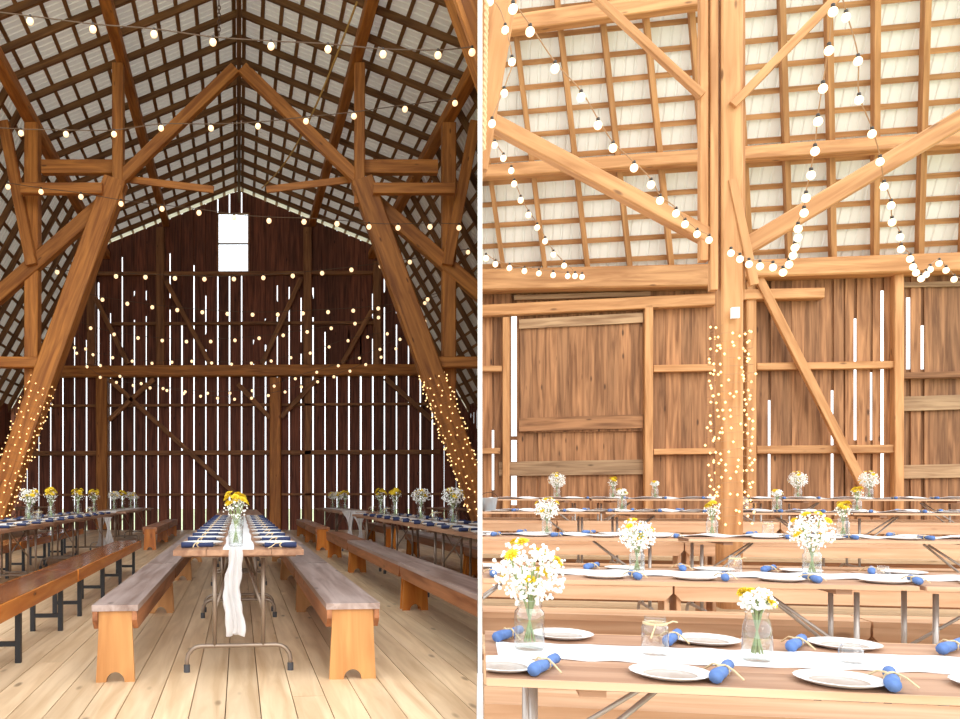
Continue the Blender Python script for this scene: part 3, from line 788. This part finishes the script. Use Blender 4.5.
LS(22.9, [(67, 340), (84, 364), (98, 377), (120, 384), (165, 391), (200, 397), (240, 400), (280, 394), (310, 385), (350, 372), (385, 356), (410, 340)], 23, 'string of round bulbs drooping below the tie beam', .95)
LS(21.6, [(75, 330), (95, 362), (130, 381), (180, 392), (230, 394), (270, 388), (300, 378), (340, 366), (376, 352), (420, 330)], 18, 'string of round bulbs looping across the tie beam', .9)
# fairy lights wound round the feet of the leaning posts
def fairy(base, p0, p1, wd, dp, turns, n, label, r=.013, seed=1):
    """a helix of wire round a timber p0-p1 with n tiny lamps"""
    rr = random.Random(seed); p0, p1 = Vector(p0), Vector(p1); m = frame_mat(p0, p1, Vector((0, 1, 0))).to_3x3()
    root = empty('fairy_lights', base); tag(root, label, 'fairy lights')
    wr = MB(); lt = MB(); path = []
    def P(t):
        a = t*turns*4; s = a % 4; c = p0.lerp(p1, t); k = int(s); f = s-k
        cs = [(-1, -1), (1, -1), (1, 1), (-1, 1)]; u = cs[k]; v = cs[(k+1) % 4]
        return c + m @ Vector((0, (u[0]+(v[0]-u[0])*f)*wd/2, (u[1]+(v[1]-u[1])*f)*dp/2))
    N_ = turns*12
    wr.tube([P(i/N_)-Vector(base) for i in range(N_+1)], .002, 4); wr.build('wire', 'wire_right', root)
    for i in range(n):
        p = P((i+rr.random()*.8)/n*.999) - Vector(base) + Vector((rr.uniform(-.03, .03), rr.uniform(-.02, .02), rr.uniform(-.04, .04)))
        lt.ball(p, r, 1 if r > .016 else 0)
    o = lt.build('lamps', 'fairy', root); o['kind'] = 'stuff'
for s in (-1, 1):
    a, b = Vector((s*4.80, 0, .05)), Vector((s*2.32, 0, 6.9)); base = LP(0, 15, 0)
    q0, q1 = a.lerp(b, .06 if s < 0 else .10), a.lerp(b, .46 if s < 0 else .48)
    fairy(LP(s*4.8, 15, 0), base+q0, base+q1, .46, .36, 22, 270, 'fairy lights wound round the leaning post by the %s' % ('varnished bench tables' if s < 0 else 'dark brown benches'), .016, 5+s)

# ================================================================ RIGHT: the side bay with long rows of tables
CUR[0] = 'R'
TH = R(10.5); U = Vector((math.cos(TH), -math.sin(TH), 0)); NV = Vector((math.sin(TH), math.cos(TH), 0)); O0 = Vector((.97, 2.0, 0))
def RP(a, b, z): return O0 + U*a + NV*b + Vector((0, 0, z))
def apx(px, b):
    """how far along a row at depth b the photo's column px stands"""
    t = (px-PX)/F
    return (t*(O0.y + NV.y*b) - O0.x - NV.x*b) / (U.x - t*U.y)
def ypx(px, b): return O0.y + U.y*apx(px, b) + NV.y*b
def zpx(px, py, b): return H + (PY-py)/F*ypx(px, b)
RZR = -TH
ROWS = [(0.07, -.175), (2.02, -.105), (4.59, -.025), (7.1, .130), (9.67, .262)]
BW = 11.9
# --- stepped plank floor
fr_ = empty('floor_right', RP(0, 0, -.3)); struct(fr_, 'stepped plank floor of the table bay', 'floor')
edges = [-1.6, 1.38, 3.62, 6.42, 8.72, BW+.1]
def rchild(o, par):
    mw = o.matrix_basis.copy(); o.parent = par; o.matrix_basis = Matrix.Translation(-Vector(par.location)) @ mw; return o
for (b0, b1), (rb, z) in zip(zip(edges[:-1], edges[1:]), ROWS):
    n = round((b1-b0)/.18); pw = (b1-b0)/n
    amax = apx(1010, b1)+1.2
    for i in range(n):
        bc = b0+pw*(i+.5); rchild(beam('floorboard', RP(-1.0, bc, z-.02), RP(amax, bc, z-.02), pw-.006, .04, 'floor', None, bevel=False), fr_)
    rchild(beam('step_base', RP(-1.0, (b0+b1)/2, (z-.04-.6)/2), RP(amax, (b0+b1)/2, (z-.04-.6)/2), b1-b0-.02, z-.04+.6, 'timber_dark', None, bevel=False), fr_)

# --- back wall of the bay
wr_ = empty('wall_right_back', RP(3, BW, .285)); struct(wr_, 'weathered brown vertical board wall behind the table rows', 'wall')
def vboard(name, a0, a1, z0, z1, b, th, mat, par=wr_):
    ac = (a0+a1)/2
    return rchild(beam(name, RP(ac, b, z0), RP(ac, b, z1), a1-a0, th, mat, None, up=NV, bevel=False), par)
ZP = 4.62; ZF = .29
slits = [(514, 316, 436, 5.6), (514, 440, 505, 2.5), (537, 380, 410, 2.6), (844, 290, 300, 2), (855, 318, 440, 2.6), (871, 372, 440, 2.6), (882, 290, 500, 3.0), (908, 297, 369, 4.0), (922, 325, 369, 3.2), (832, 390, 500, 2.6),
         (769, 400, 500, 2.6), (820, 460, 498, 2.2), (592, 478, 498, 2.6), (681, 462, 500, 3), (493, 430, 490, 2.2), (843, 300, 370, 1.5)]
px = 470.0; rg = random.Random(11); cuts = [470]
while px < 1030:
    px += rg.uniform(10.5, 15.5); cuts.append(px)
sl_x = sorted(s[0] for s in slits)
# board joints move to the slits that fall near them
for s in set(sl_x):
    j = min(range(len(cuts)), key=lambda q: abs(cuts[q]-s)); cuts[j] = s
cuts = sorted(set(cuts))
for c0, c1 in zip(cuts[:-1], cuts[1:]):
    if c1-c0 < 3: continue
    a0, a1 = apx(c0, BW), apx(c1, BW)
    ga = -.001; gb = -.001
    for s in slits:
        if abs(s[0]-c0) < .01 and s[1] < 437: ga = max(ga, s[3]/2/800*13)
        if abs(s[0]-c1) < .01 and s[1] < 437: gb = max(gb, s[3]/2/800*13)
    vboard('wall_board', a0+ga, a1-gb, ZF, 4.9, BW + rg.uniform(-.008, .008), .025, 'wall_brown')
for sx in set(sl_x):
    # strips behind the board joint everywhere but at its open slit
    iv = sorted((zpx(sx, s[2], BW), zpx(sx, s[1], BW)) for s in slits if s[0] == sx)
    z = ZF
    for lo, hi in iv:
        if lo > z+.05: vboard('joint_strip', apx(sx, BW)-.08, apx(sx, BW)+.08, z, lo, BW+.03, .02, 'wall_brown')
        z = max(z, hi)
    if z < 4.85: vboard('joint_strip', apx(sx, BW)-.08, apx(sx, BW)+.08, z, 4.9, BW+.03, .02, 'wall_brown')
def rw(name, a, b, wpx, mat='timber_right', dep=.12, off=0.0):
    """framing member on the wall, laid out from where the photo shows its ends"""
    bb = BW-.02-dep/2-off
    p0 = RP(apx(a[0], bb), bb, zpx(a[0], a[1], bb)); p1 = RP(apx(b[0], bb), bb, zpx(b[0], b[1], bb))
    vert = abs(a[0]-b[0]) < 1
    if vert: o = beam(name, p0, p1, wpx/800*13, dep, mat, None, up=NV)
    else: o = beam(name, p0, p1, dep, wpx/800*13, mat, None)
    return rchild(o, wr_)
rw('wall_plate', (470, 282), (716, 277), 22, dep=.32); rw('wall_plate', (716, 272), (1010, 262), 17, dep=.32)
rw('girt', (470, 312), (714, 300), 12, dep=.16); rw('girt', (514, 298), (650, 294), 5, 'wall_grey', .08)
rw('girt', (735, 296), (822, 294), 10, dep=.2)
for x, y0, y1, w_ in ((506, 512, 318, 7), (648, 512, 306, 8), (750, 512, 282, 9), (897, 512, 274, 8)): rw('wall_post', (x, y0), (x, y1), w_, dep=.16)
rw('girt', (470, 369), (502, 369), 6); rw('girt', (653, 369), (716, 368), 7); rw('girt', (756, 367), (893, 365), 7)
rw('girt', (470, 451), (500, 451), 6); rw('girt', (653, 452), (716, 451), 6); rw('girt', (756, 450), (893, 449), 8)
rw('brace', (757, 276), (862, 484), 8, dep=.1, off=.14)
rw('girt', (901, 376), (1000, 374), 6, 'wall_brown'); rw('rail', (901, 404), (1000, 401), 14, 'wall_grey', .05); rw('rail', (901, 472), (1000, 470), 13, 'wall_grey', .05)
rw('rail', (901, 285), (1000, 283), 5, 'wall_grey', .04)
rw('rail', (499, 469), (643, 467), 15, 'wall_grey', .05)
# the boarded hay door in the wall
dr = empty('door_1', RP(apx(579, BW-.05), BW-.05, zpx(579, 430, BW))); struct(dr, 'boarded hay door of brown planks with two rails', 'door')
xs = [520+i*12.3 for i in range(11)]
for x0, x1 in zip(xs[:-1], xs[1:]):
    a0, a1 = apx(x0+.02, BW-.05), apx(x1-.02, BW-.05)
    o = beam('door_plank', RP((a0+a1)/2, BW-.05, zpx(579, 432, BW)), RP((a0+a1)/2, BW-.05, zpx(579, 318, BW)), a1-a0, .03 + rg.uniform(-.006, .006), 'wall_brown', None, up=NV, bevel=False); rchild(o, dr)
for ya, wpx, mt in ((322, 10, 'wall_grey'), (424, 14, 'wall_brown')):
    z = zpx(579, ya, BW-.09); o = beam('door_rail', RP(apx(519, BW-.09), BW-.09, z), RP(apx(643, BW-.09), BW-.09, z+.03), .04, wpx/800*13, mt, None); rchild(o, dr)

# --- roof slope of the bay
cr_ = empty('ceiling_right', RP(3, BW-2, 7)); struct(cr_, 'roof slope of honey rafters and battens under white sheets', 'ceiling')
PIT = R(60); ZR0 = 4.84
def RS(a, L, d=0):
    """point on the roof slope, L up the slope, d below the sheets"""
    return RP(a, BW-.05-L*math.cos(PIT) - d*math.sin(PIT)*-1*-1, ZR0 + L*math.sin(PIT) - d*math.cos(PIT))
upn = (NV*math.sin(PIT)*1 + Vector((0, 0, math.cos(PIT))))      # outward normal
LT = 4.9
def a_at(px_, L): return apx(px_, BW-.05-L*math.cos(PIT))
base_px = [505, 546, 588, 630, 671, 711, 749, 788, 831, 873, 917, 960, 1004]
top_px = [475, 519, 562, 602, 643, 688, 733, 778, 823, 870, 920, 970, 1020]
Lq = 3.65
sk = [a_at(t, Lq)-a_at(b, 0) for b, t in zip(base_px, top_px)]; skew = sum(sk)/len(sk)/Lq
for i, b in enumerate(base_px):
    a0 = a_at(b, 0); s_ = sk[i]/Lq*.7 + skew*.3
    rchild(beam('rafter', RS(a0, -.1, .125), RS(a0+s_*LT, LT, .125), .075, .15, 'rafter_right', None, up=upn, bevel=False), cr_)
amx = a_at(1020, 0)+.6
k = 0
while .14+k*.335 < LT:
    L_ = .14+k*.335; rchild(beam('batten', RS(-1.2, L_, .022), RS(amx, L_, .022), .075, .04, 'rafter_right', None, up=upn, bevel=False), cr_); k += 1
a = -1.2
while a < amx:
    a2 = a+.92; mb = MB(); rows = []; n = 6
    for q in range(n):
        for f, hgt in ((q/n, 0), (q/n+.70/n, 0), (q/n+.78/n, .022), (q/n+.92/n, .022)): rows.append((f, hgt))
    rows.append((1, 0)); cen = RS((a+a2)/2, LT/2)
    for f, hgt in rows:
        for L_ in (-.35, LT): mb.v.append(RS(a+(a2-a)*f, L_) + upn*(hgt+.004) - cen)
    for i in range(len(rows)-1): mb.f.append((2*i, 2*i+1, 2*i+3, 2*i+2))
    mb.build('roof_sheet', 'roof', cr_, Matrix.Translation(cen-Vector(cr_.location))); a = a2
rchild(beam('roof_purlin', RS(-1.2, 1.68, .29), RS(amx, 1.66, .29), .18, .2, 'timber_right', None), cr_)
o = beam('roof_purlin', RS(-1.2, 3.62, .32), RS(a_at(712, 3.6), 3.75, .32), .18, .24, 'timber_right', None); rchild(o, cr_)

# --- the tall post with its braces
PB = 6.15
def pp(px_, py_, b=PB): return RP(apx(px_, b), b, zpx(px_, py_, b))
pz0 = ROWS[2][1]
po = empty('braced_post', RP(apx(727, PB), PB, pz0)); tag(po, 'tall honey timber post with braces, wrapped in fairy lights', 'post')
def pbeam(name, p0, p1, w_, d, vert=False):
    o = beam(name, p0, p1, w_, d, 'timber_right', None, up=NV) if vert else beam(name, p0, p1, d, w_, 'timber_right', None)
    return rchild(o, po)
def pxw(n): return n/800*ypx(727, PB)
c = RP(apx(729, PB), PB, 0)
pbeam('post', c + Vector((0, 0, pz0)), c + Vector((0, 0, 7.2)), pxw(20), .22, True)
for xp, wpx, zb, bo in ((703, 8, zpx(704, 262, PB), -.02), (741, 5, zpx(738, 300, PB), .03), (713, 7, zpx(713, 292, PB), -.05)):
    c2 = RP(apx(xp, PB+bo), PB+bo, 0); pbeam('side_plank', c2 + Vector((0, 0, zb)), c2 + Vector((0, 0, 7.2)), pxw(wpx), .1, True)
pbeam('brace', pp(712, 240), pp(440, 95), pxw(15), .15); pbeam('brace', pp(744, 248), pp(1000, 96), pxw(17), .15)
pbeam('upper_brace', pp(702, 96, PB-.12), pp(590, -8, PB-.12), pxw(7), .08); pbeam('upper_brace', pp(732, 106, PB-.12), pp(842, -8, PB-.12), pxw(8), .08)
pbeam('knee_board', pp(732, 180, PB-.1), pp(754, 285, PB-.1), pxw(8), .06)
fb = Vector(po.location)
p_lo, p_hi = RP(apx(730, PB), PB, zpx(730, 524, PB)), RP(apx(730, PB), PB, zpx(730, 328, PB))
fairy(tuple(RP(apx(730, PB), PB, pz0)), p_lo, p_hi, .29, .30, 24, 220, 'fairy lights wound round the tall braced post', .0145, 21)
ob = MB().box((0, 0, 0), (.07, .05, .1)).build('plug_box', 'white_paint', None, Matrix.Translation(pp(735, 313, PB-.17)) @ Matrix.Rotation(RZR, 4, 'Z')); tag(ob, 'small white plug box on the tall post above the fairy lights', 'plug box')
# leaning post by the partition
lp = beam('leaning_post', pix(503, -30, 5.6), pix(468, 172, 5.6), .2, .24, 'timber_right', None); tag(lp, 'leaning honey post with a rope at the partition end of the bay', 'post')
rp2 = MB(); q0 = pix(487, -20, 5.4); q1 = pix(484, 150, 5.4)
NT = 60
for s in range(2): rp2.tube([q0.lerp(q1, i/NT) - q0 + Vector((math.cos(i*1.3+s*math.pi)*.008, math.sin(i*1.3+s*math.pi)*.008, 0)) for i in range(NT+1)], .009, 5)
tag(rp2.build('hanging_rope', 'twine', None, Matrix.Translation(q0)), 'twisted pale rope hanging along the leaning post', 'rope')

# --- tables, benches and settings, row by row
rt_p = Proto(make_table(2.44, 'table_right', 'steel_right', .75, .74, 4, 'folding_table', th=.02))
rb_p = Proto(make_bench(2.8, ('bench_right', 'bench_right', 'bench_right')))
tstarts = [[-.56], [-.97, 1.50], [-1.4, 1.12, 3.59], [-1.6, .9, 3.37], [-1.35, 1.13, 3.61, 6.09]]
names = ['front bay row', 'second bay row', 'third bay row', 'fourth bay row', 'rear bay row']
ord_ = ['front', 'second', 'third', 'fourth', 'rearmost']
nap_R = Proto(make_napkin('blue'))
rbq_w = Proto(make_bouquet(11, .108, .335, 520, 9, .027, zneck=.14)); rbq_s = Proto(make_bouquet(12, .052, .225, 220, 6, .022, zneck=.15)); rbq_y = Proto(make_bouquet(13, .06, .26, 80, 10, .028, zneck=.15, yellow_up=True))
rjar = Proto(make_jar(.15, .045, False, .5)); rjar_t = Proto(make_jar(.125, .043, True, .0)); rvase = Proto(make_jar(.15, .045, False, .55, 'glass_vase', True))
votive = Proto(make_jar(.055, .034, False, .0, 'votive_glass', True))
for ri, (b, z) in enumerate(ROWS):
    for q, a0 in enumerate(tstarts[ri]):
        o = rt_p.put(RP(a0+1.22, b+.38, z), RZR, ['first', 'second', 'third', 'fourth'][q] + ' plank folding table from the white partition, ' + names[ri], 'tables of the ' + names[ri]); o['category'] = 'table'
    amax = apx(1000, b)+.5
    for sgn, bo, st in ((0, -.29, -.9), (1, 1.04, -.55)):
        if ri == 0 and sgn == 0: continue
        a0 = {1: -1.25, 2: -1.9, 3: -1.2, 4: -2.2}.get(ri, -.6) + (0 if sgn == 0 else (.62 if ri != 0 else 0))
        if ri == 1 and sgn == 1: a0 = -1.13
        nq = 0
        while a0 < amax:
            nq += 1
            o = rb_p.put(RP(a0+1.4, b+bo, z), RZR, '%s pine bench from the white partition, %s side of the %s' % (['first', 'second', 'third', 'fourth', 'fifth'][nq-1], 'wall' if sgn else 'open', names[ri]), 'benches, %s side, %s' % ('wall' if sgn else 'open', names[ri])); o['category'] = 'bench'
            a0 += 2.815
    # white runner
    aL, aR = -.50+.0143*b, min(tstarts[ri][-1]+2.44, apx(1000, b+.4)) - .01
    mb = MB(); n = 60; wd = .25 if ri == 0 else .28; amp = (.001, .003, .010, .016, .018)[ri]
    for i in range(n+1):
        x = (aR-aL)*i/n
        for s in (-1, -.45, .45, 1):
            lift = amp*(1+math.sin(i*1.1+s*1.7)) if abs(s) == 1 and 0 < i < n else 0     # the paper curls up at its long edges
            for zz in (.0, .003): mb.v.append(Vector((x, s*(wd/2+.008*math.sin(i*.9+s*2)), zz+lift)))
    for i in range(n):
        q = i*8
        for c_ in (0, 2, 4): mb.f += [(q+c_, q+c_+8, q+c_+10, q+c_+2), (q+c_+1, q+c_+3, q+c_+11, q+c_+9)]
        mb.f += [(q, q+1, q+9, q+8), (q+6, q+14, q+15, q+7)]
    for q in (0, n*8):
        for c_ in (0, 2, 4): mb.f.append((q+c_, q+c_+2, q+c_+3, q+c_+1))
    o = mb.build('table_runner', 'cloth', None, Matrix.Translation(RP(aL, b+.40, z+.7405)) @ Matrix.Rotation(RZR, 4, 'Z')); tag(o, 'white paper runner along the ' + names[ri], 'table runner')
def put_nap(ri, px_, bo, rot, side):
    b, z = ROWS[ri]; o = nap_R.put(RP(apx(px_, b+bo), b+bo, z+.741), RZR+rot, 'blue napkin roll tied with twine on the %s edge of the %s' % (side, names[ri]), 'napkins, %s edge, %s' % (side, names[ri])); o['category'] = 'napkin'
def put_plate(ri, px_, bo, side):
    b, z = ROWS[ri]; o = link('plate', plate_me, None, Matrix.Translation(RP(apx(px_, b+bo), b+bo, z+.7405)) @ Matrix.Rotation(RZR, 4, 'Z') @ Matrix.Diagonal((.84, .84, .62, 1)))
    tag(o, 'white fluted plate on the %s edge of the %s' % (side, names[ri]), 'plate', 'plates, %s edge, %s' % (side, names[ri]))
FB, BB = .125, .635
def RU(px_, py_, z):
    """the spot on a level z that the photo shows at px, py"""
    Y = (H-z)*F/(py_-PY); return Vector(((px_-PX)/F*Y, Y, z))
Z1 = ROWS[0][1]+.7405
for x, y, side, by in ((503, 668, 'open', 'nearest the partition'), (670, 676, 'open', 'before the twine jar'), (839, 683, 'open', 'before the votive glass'), (1000, 688, 'open', 'farthest from the partition'), (562, 637, 'wall', 'beside the biggest bouquet'), (706, 642.5, 'wall', 'between twine jar and vase'), (844, 647, 'wall', 'behind the votive glass')):
    o = link('plate', plate_me, None, Matrix.Translation(RU(x, y, Z1)) @ Matrix.Rotation(RZR, 4, 'Z') @ Matrix.Diagonal((.84, .84, .62, 1)))
    tag(o, 'white fluted plate %s, %s edge of the front bay row' % (by, side), 'plate', 'plates, %s edge, front bay row' % side)
for x0, y0, x1, y1, side, by in ((529, 680, 560, 663, 'open', 'before the biggest bouquet'), (714, 687, 731, 670, 'open', 'before the vase'), (895, 697, 889, 676, 'open', 'past the votive glass'), (503, 641, 515, 637, 'wall', 'behind the biggest bouquet'), (667, 648, 679, 638, 'wall', 'behind the twine jar'), (790, 654, 804, 643.5, 'wall', 'between vase and votive glass'), (944, 655, 960, 649, 'wall', 'farthest from the partition')):
    p0, p1 = RU(x0, y0, Z1), RU(x1, y1, Z1); dd = p1-p0
    o = nap_R.put((p0+p1)/2 + Vector((0, 0, .001)), math.atan2(dd.y, dd.x), 'blue napkin roll %s, %s edge of the front bay row' % (by, side), 'napkins, %s edge, front bay row' % side); o['category'] = 'napkin'
SP = [None, (462, 604, 694, 781, 884, 985), (475, 536, 603, 656, 766, 830, 905), (500, 549, 596, 643, 690, 763, 806, 856, 908, 950), (575, 613, 652, 692, 770, 806, 844, 882, 922, 958)]
for ri in (1, 2, 3, 4):
    for i, x in enumerate(SP[ri]):
        sc = ROWS[ri][0]
        put_plate(ri, x, FB+.02, 'open'); put_nap(ri, x + {1: 31, 2: 21, 3: 15.5, 4: 12.5}[ri], FB+.01, 1.2+random.uniform(-.15, .4), 'open')
        put_plate(ri, x + {1: 20, 2: 8, 3: 6, 4: 4}[ri], BB, 'wall')
        if ri < 4: put_nap(ri, x - {1: 12, 2: 14, 3: 10}[ri], BB, 1.1+random.uniform(-.2, .3), 'wall')
def rflow(ri, px_, kind, jp, where, bo=.38, sc=1.0, rz=.3):
    b, z = ROWS[ri]; p = RP(apx(px_, b+bo), b+bo, z+.7445)
    where = where + ', ' + names[ri]
    jn = 'clear glass jar of flowers '
    o = jp.put(p, rz, jn + where, None, sc); o['category'] = 'jar'
    nm = {'w': 'white and yellow flowers', 's': 'small mixed flowers', 'y': 'bright yellow flowers'}[kind]
    q = {'w': rbq_w, 's': rbq_s, 'y': rbq_y}[kind].put(p + Vector((0, 0, .002)), rz, nm + ' in the jar ' + where, None, sc); q['category'] = 'flowers'
def rjarput(ri, px_, pr, label, bo=.38, sc=1.0, cat='jar', grp=None):
    b, z = ROWS[ri]; o = pr.put(RP(apx(px_, b+bo), b+bo, z+.7445), .5, label, grp, sc); o['category'] = cat
rflow(0, 529.5, 'w', rjar, 'with the biggest white bouquet', .42, 1.05); rflow(0, 757, 's', rvase, 'with a small tight bouquet', .36, .95)
rjarput(0, 655, rjar_t, 'empty glass jar tied with twine on the front table row', .40, .92); rjarput(0, 851, votive, 'low clear votive glass on the front table row', .38, 1, 'glass')
rflow(1, 637, 'w', rjar, 'before the hay door', .38, .88); rflow(1, 812, 'w', rjar, 'with a wide bouquet', .38, 1.0, 1.4)
rjarput(1, 735, rjar_t, 'empty glass jar before the tall post on the second table row', .42, .8); rjarput(1, 883, votive, 'low votive glass on the second table row', .42, 1, 'glass')
rflow(2, 547, 'w', rjar, 'before the door slit', .38, .95, 2.0); rflow(2, 712, 'y', rjar, 'just before the tall post', .38, 1.05, .9); rflow(2, 843, 'y', rjar, 'before the brace foot', .38, 1.05, 2.6)
rjarput(2, 768, rjar_t, 'empty glass jar beside the tall post on the third table row', .4, 1.0)
rflow(3, 622, 's', rjar, 'before the hay door', .38, 1.15); rflow(3, 777, 's', rjar, 'beside the tall post', .38, 1.1, 1); rflow(3, 857, 'y', rjar, 'before the brace foot', .38, 1.0, 2)
rjarput(3, 744, rjar_t, 'empty glass jar close to the tall post on the fourth table row', .4, 1.2)
for px_, kd, wh_ in ((557, 'w', 'before the door slit'), (613, 'y', 'before the hay door'), (655, 's', 'before the hay door post'), (798, 'w', 'before the wall brace'), (869, 'w', 'before the far wall slits')):
    rflow(4, px_, kd, rjar, wh_, .38, 1.15, random.uniform(0, 6))
# bucket and green box at the partition end of the fourth row
bk = empty('zinc_bucket', RP(apx(489, 7.5), 7.5, ROWS[3][1]+.742)); tag(bk, 'galvanised bucket at the partition end of the fourth table row', 'bucket')
MB().lathe([(.075, 0), (.10, .15), (.105, .155), (.098, .155), (.072, .006), (0, .006)], 20).build('body', 'zinc', bk, None, True)
hd = MB(); hd.tube([Vector((.102*math.cos(t), 0, .15+.07*math.sin(t))) for t in [math.pi*i/12 for i in range(13)]], .004, 5); hd.build('handle', 'iron', bk)

# --- bulb strings of the bay
def RSl(pts, n, label, Y0_, Y1_, sc=1.0):
    m = len(pts); P3 = [pix(x, y-3, Y0_+(Y1_-Y0_)*i/(m-1)) for i, (x, y) in enumerate(pts)]
    light_string(P3, max(n, 2), label, None, bulbR_me, sc*.84, None if n else P3, ('wire_right', .0045))
RSl([(513, 5), (530, 28), (555, 65), (581, 94), (598, 122), (613, 145), (634, 165), (651, 182), (660, 198), (676, 211), (685, 222), (697, 232), (709, 238)], 0, 'bulb string running down to the tall post from above the leaning post', 5.2, 7.25)
RSl([(488, 128), (497, 148), (510, 166), (514, 182), (525, 208), (539, 229), (553, 253), (575, 275)], 12, 'bulb string hanging in front of the roof sheets above the hay door', 7.6, 9.2)
RSl([(486, 257), (498, 264), (525, 270), (552, 274), (582, 276)], 8, 'short bulb string along the wall plate above the hay door', 8.6, 9.4)
RSl([(833, 8), (829, 47), (823, 85), (818, 118), (815, 148), (811, 172), (806, 195), (804, 210), (798, 226), (798, 235), (795, 245), (793, 253), (789, 262), (783, 270), (773, 265), (760, 264), (749, 262), (740, 257), (731, 251)], 0, 'bulb string hanging down and looping back to the tall post', 5.4, 7.2)
RSl([(838, -16), (846, 14), (858, 58), (859, 97), (872, 131), (880, 159), (884, 184), (891, 203), (892, 220), (900, 235), (901, 247), (910, 257), (913, 265), (916, 271), (921, 277), (926, 273), (930, 268), (939, 262), (946, 269), (954, 278), (964, 283)], 0, 'bulb string hanging down to the wall plate beside the brace', 5.6, 8.6)
b3 = [pix(502, 16, 5.4), pix(511, 62, 5.4), pix(508, 80, 5.4)]
light_string([pix(490, -4, 5.4), pix(502, 14, 5.4), pix(512, 58, 5.4), pix(507, 80, 5.4), pix(492, 118, 5.4)], 5, 'short bulb string on the face of the leaning post', None, bulbR_me, .7, None, ('wire_right', .0045))

# ================================================================ partition added to keep the light of aisle and bay apart
CUR[0] = '-'
YP0, YP1 = 4.8, YW+.4; TP = .026
d = Vector((.2, 1, 0)).normalized(); nn = Vector((d.y, -d.x, 0))
pt = empty('wall_added_partition', Vector((.2*YP0, YP0, -.5))); struct(pt, 'thin white partition added between the aisle and the table bay', 'wall')
def zt(y): return min(H + 520/800*y + .5, 11.6) if y < 22 else 11.6
n = 44; ls = (YP1-YP0)/d.y/n
for i in range(n):
    s0, s1 = i*ls, (i+1)*ls-.004
    for side, mt in ((-1, 'wall_dark'), (1, 'white_paint')):
        mb = MB(); cz = 0
        poly = [(-.0, s0), (-.0, s1), (zt(YP0+s1*d.y)+.5, s1), (zt(YP0+s0*d.y)+.5, s0)]
        mid = (s0+s1)/2; poly = [(u, v-mid) for u, v in poly]
        mb.prism(poly, -TP/4+.0003, TP/4-.0003, 'z')
        org = d*mid + nn*side*TP/4
        m = Matrix(((0, d.x, nn.x, org.x), (0, d.y, nn.y, org.y), (1, 0, 0, 0), (0, 0, 0, 1)))
        mb.build('partition_board', mt, pt, m)
m = frame_mat((0, 0, 0), (0, 0, 1), nn); ztp = zt(YP0)
et = MB().box((0, 0, 0), (ztp+.5, .03, TP)).build('end_trim', 'white_paint', pt, Matrix.Translation(d*-.016 + Vector((0, 0, (ztp+.5)/2))) @ Matrix(((0, d.x, nn.x, 0), (0, d.y, nn.y, 0), (1, 0, 0, 0), (0, 0, 0, 1))))

sl = MB().box((0, 0, 0), ((YP0-.3)/d.y-.04, TP+.006, .5)).build('trim_1', 'white_paint', None, Matrix.Translation(d*((YP0+.3)/2/d.y-.02) + Vector((0, 0, -.25))) @ Matrix.Rotation(math.atan2(d.y, d.x), 4, 'Z'))
struct(sl, 'white threshold strip between the aisle floor and the bay', 'threshold')
# ---------------------------------------------------------------- trim both rooms at the partition
bpy.context.view_layer.update()
def trim(objs, sgn):
    """everything of a room ends at its own face of the partition"""
    no = nn*sgn; co = nn*sgn*(TP/2+.004)       # keep the side where (p-co).no > 0
    dead = []
    for o in objs:
        if o.type != 'MESH': continue
        mw = o.matrix_world; ds = [(mw @ Vector(c) - co).dot(no) for c in o.bound_box]
        if min(ds) >= 0: continue
        if max(ds) <= .01: dead.append(o); continue
        if o.data.users > 1: o.data = o.data.copy()
        bm = bmesh.new(); bm.from_mesh(o.data); inv = mw.inverted()
        lco = inv @ co; lno = (mw.to_3x3().transposed() @ no).normalized()
        r = bmesh.ops.bisect_plane(bm, geom=bm.verts[:]+bm.edges[:]+bm.faces[:], plane_co=lco, plane_no=lno, clear_inner=True)
        ed = [e for e in r['geom_cut'] if isinstance(e, bmesh.types.BMEdge)]
        try: bmesh.ops.holes_fill(bm, edges=ed, sides=0)
        except Exception: pass
        n_ = len(bm.faces); bm.to_mesh(o.data); bm.free()
        if n_ == 0: dead.append(o)
    gone = set()
    def rm(o):
        for c_ in list(o.children): rm(c_)
        if o.name in gone: return
        gone.add(o.name); bpy.data.objects.remove(o, do_unlink=True)
    names_ = [o.name for o in dead]
    for nm_ in names_:
        if nm_ in bpy.data.objects and nm_ not in gone: rm(bpy.data.objects[nm_])
trim(list(dict.fromkeys(SETS['L'])), -1)
trim(list(dict.fromkeys(SETS['R'])), 1)
# prototypes that were never placed, and things left without parts
for nm_ in [o.name for o in bpy.data.objects if o.type == 'EMPTY' and o.parent is None and (len(o.children) == 0 or 'label' not in o.keys())]:
    o = bpy.data.objects[nm_]
    for c_ in [c.name for c in o.children_recursive][::-1]: bpy.data.objects.remove(bpy.data.objects[c_], do_unlink=True)
    bpy.data.objects.remove(o, do_unlink=True)
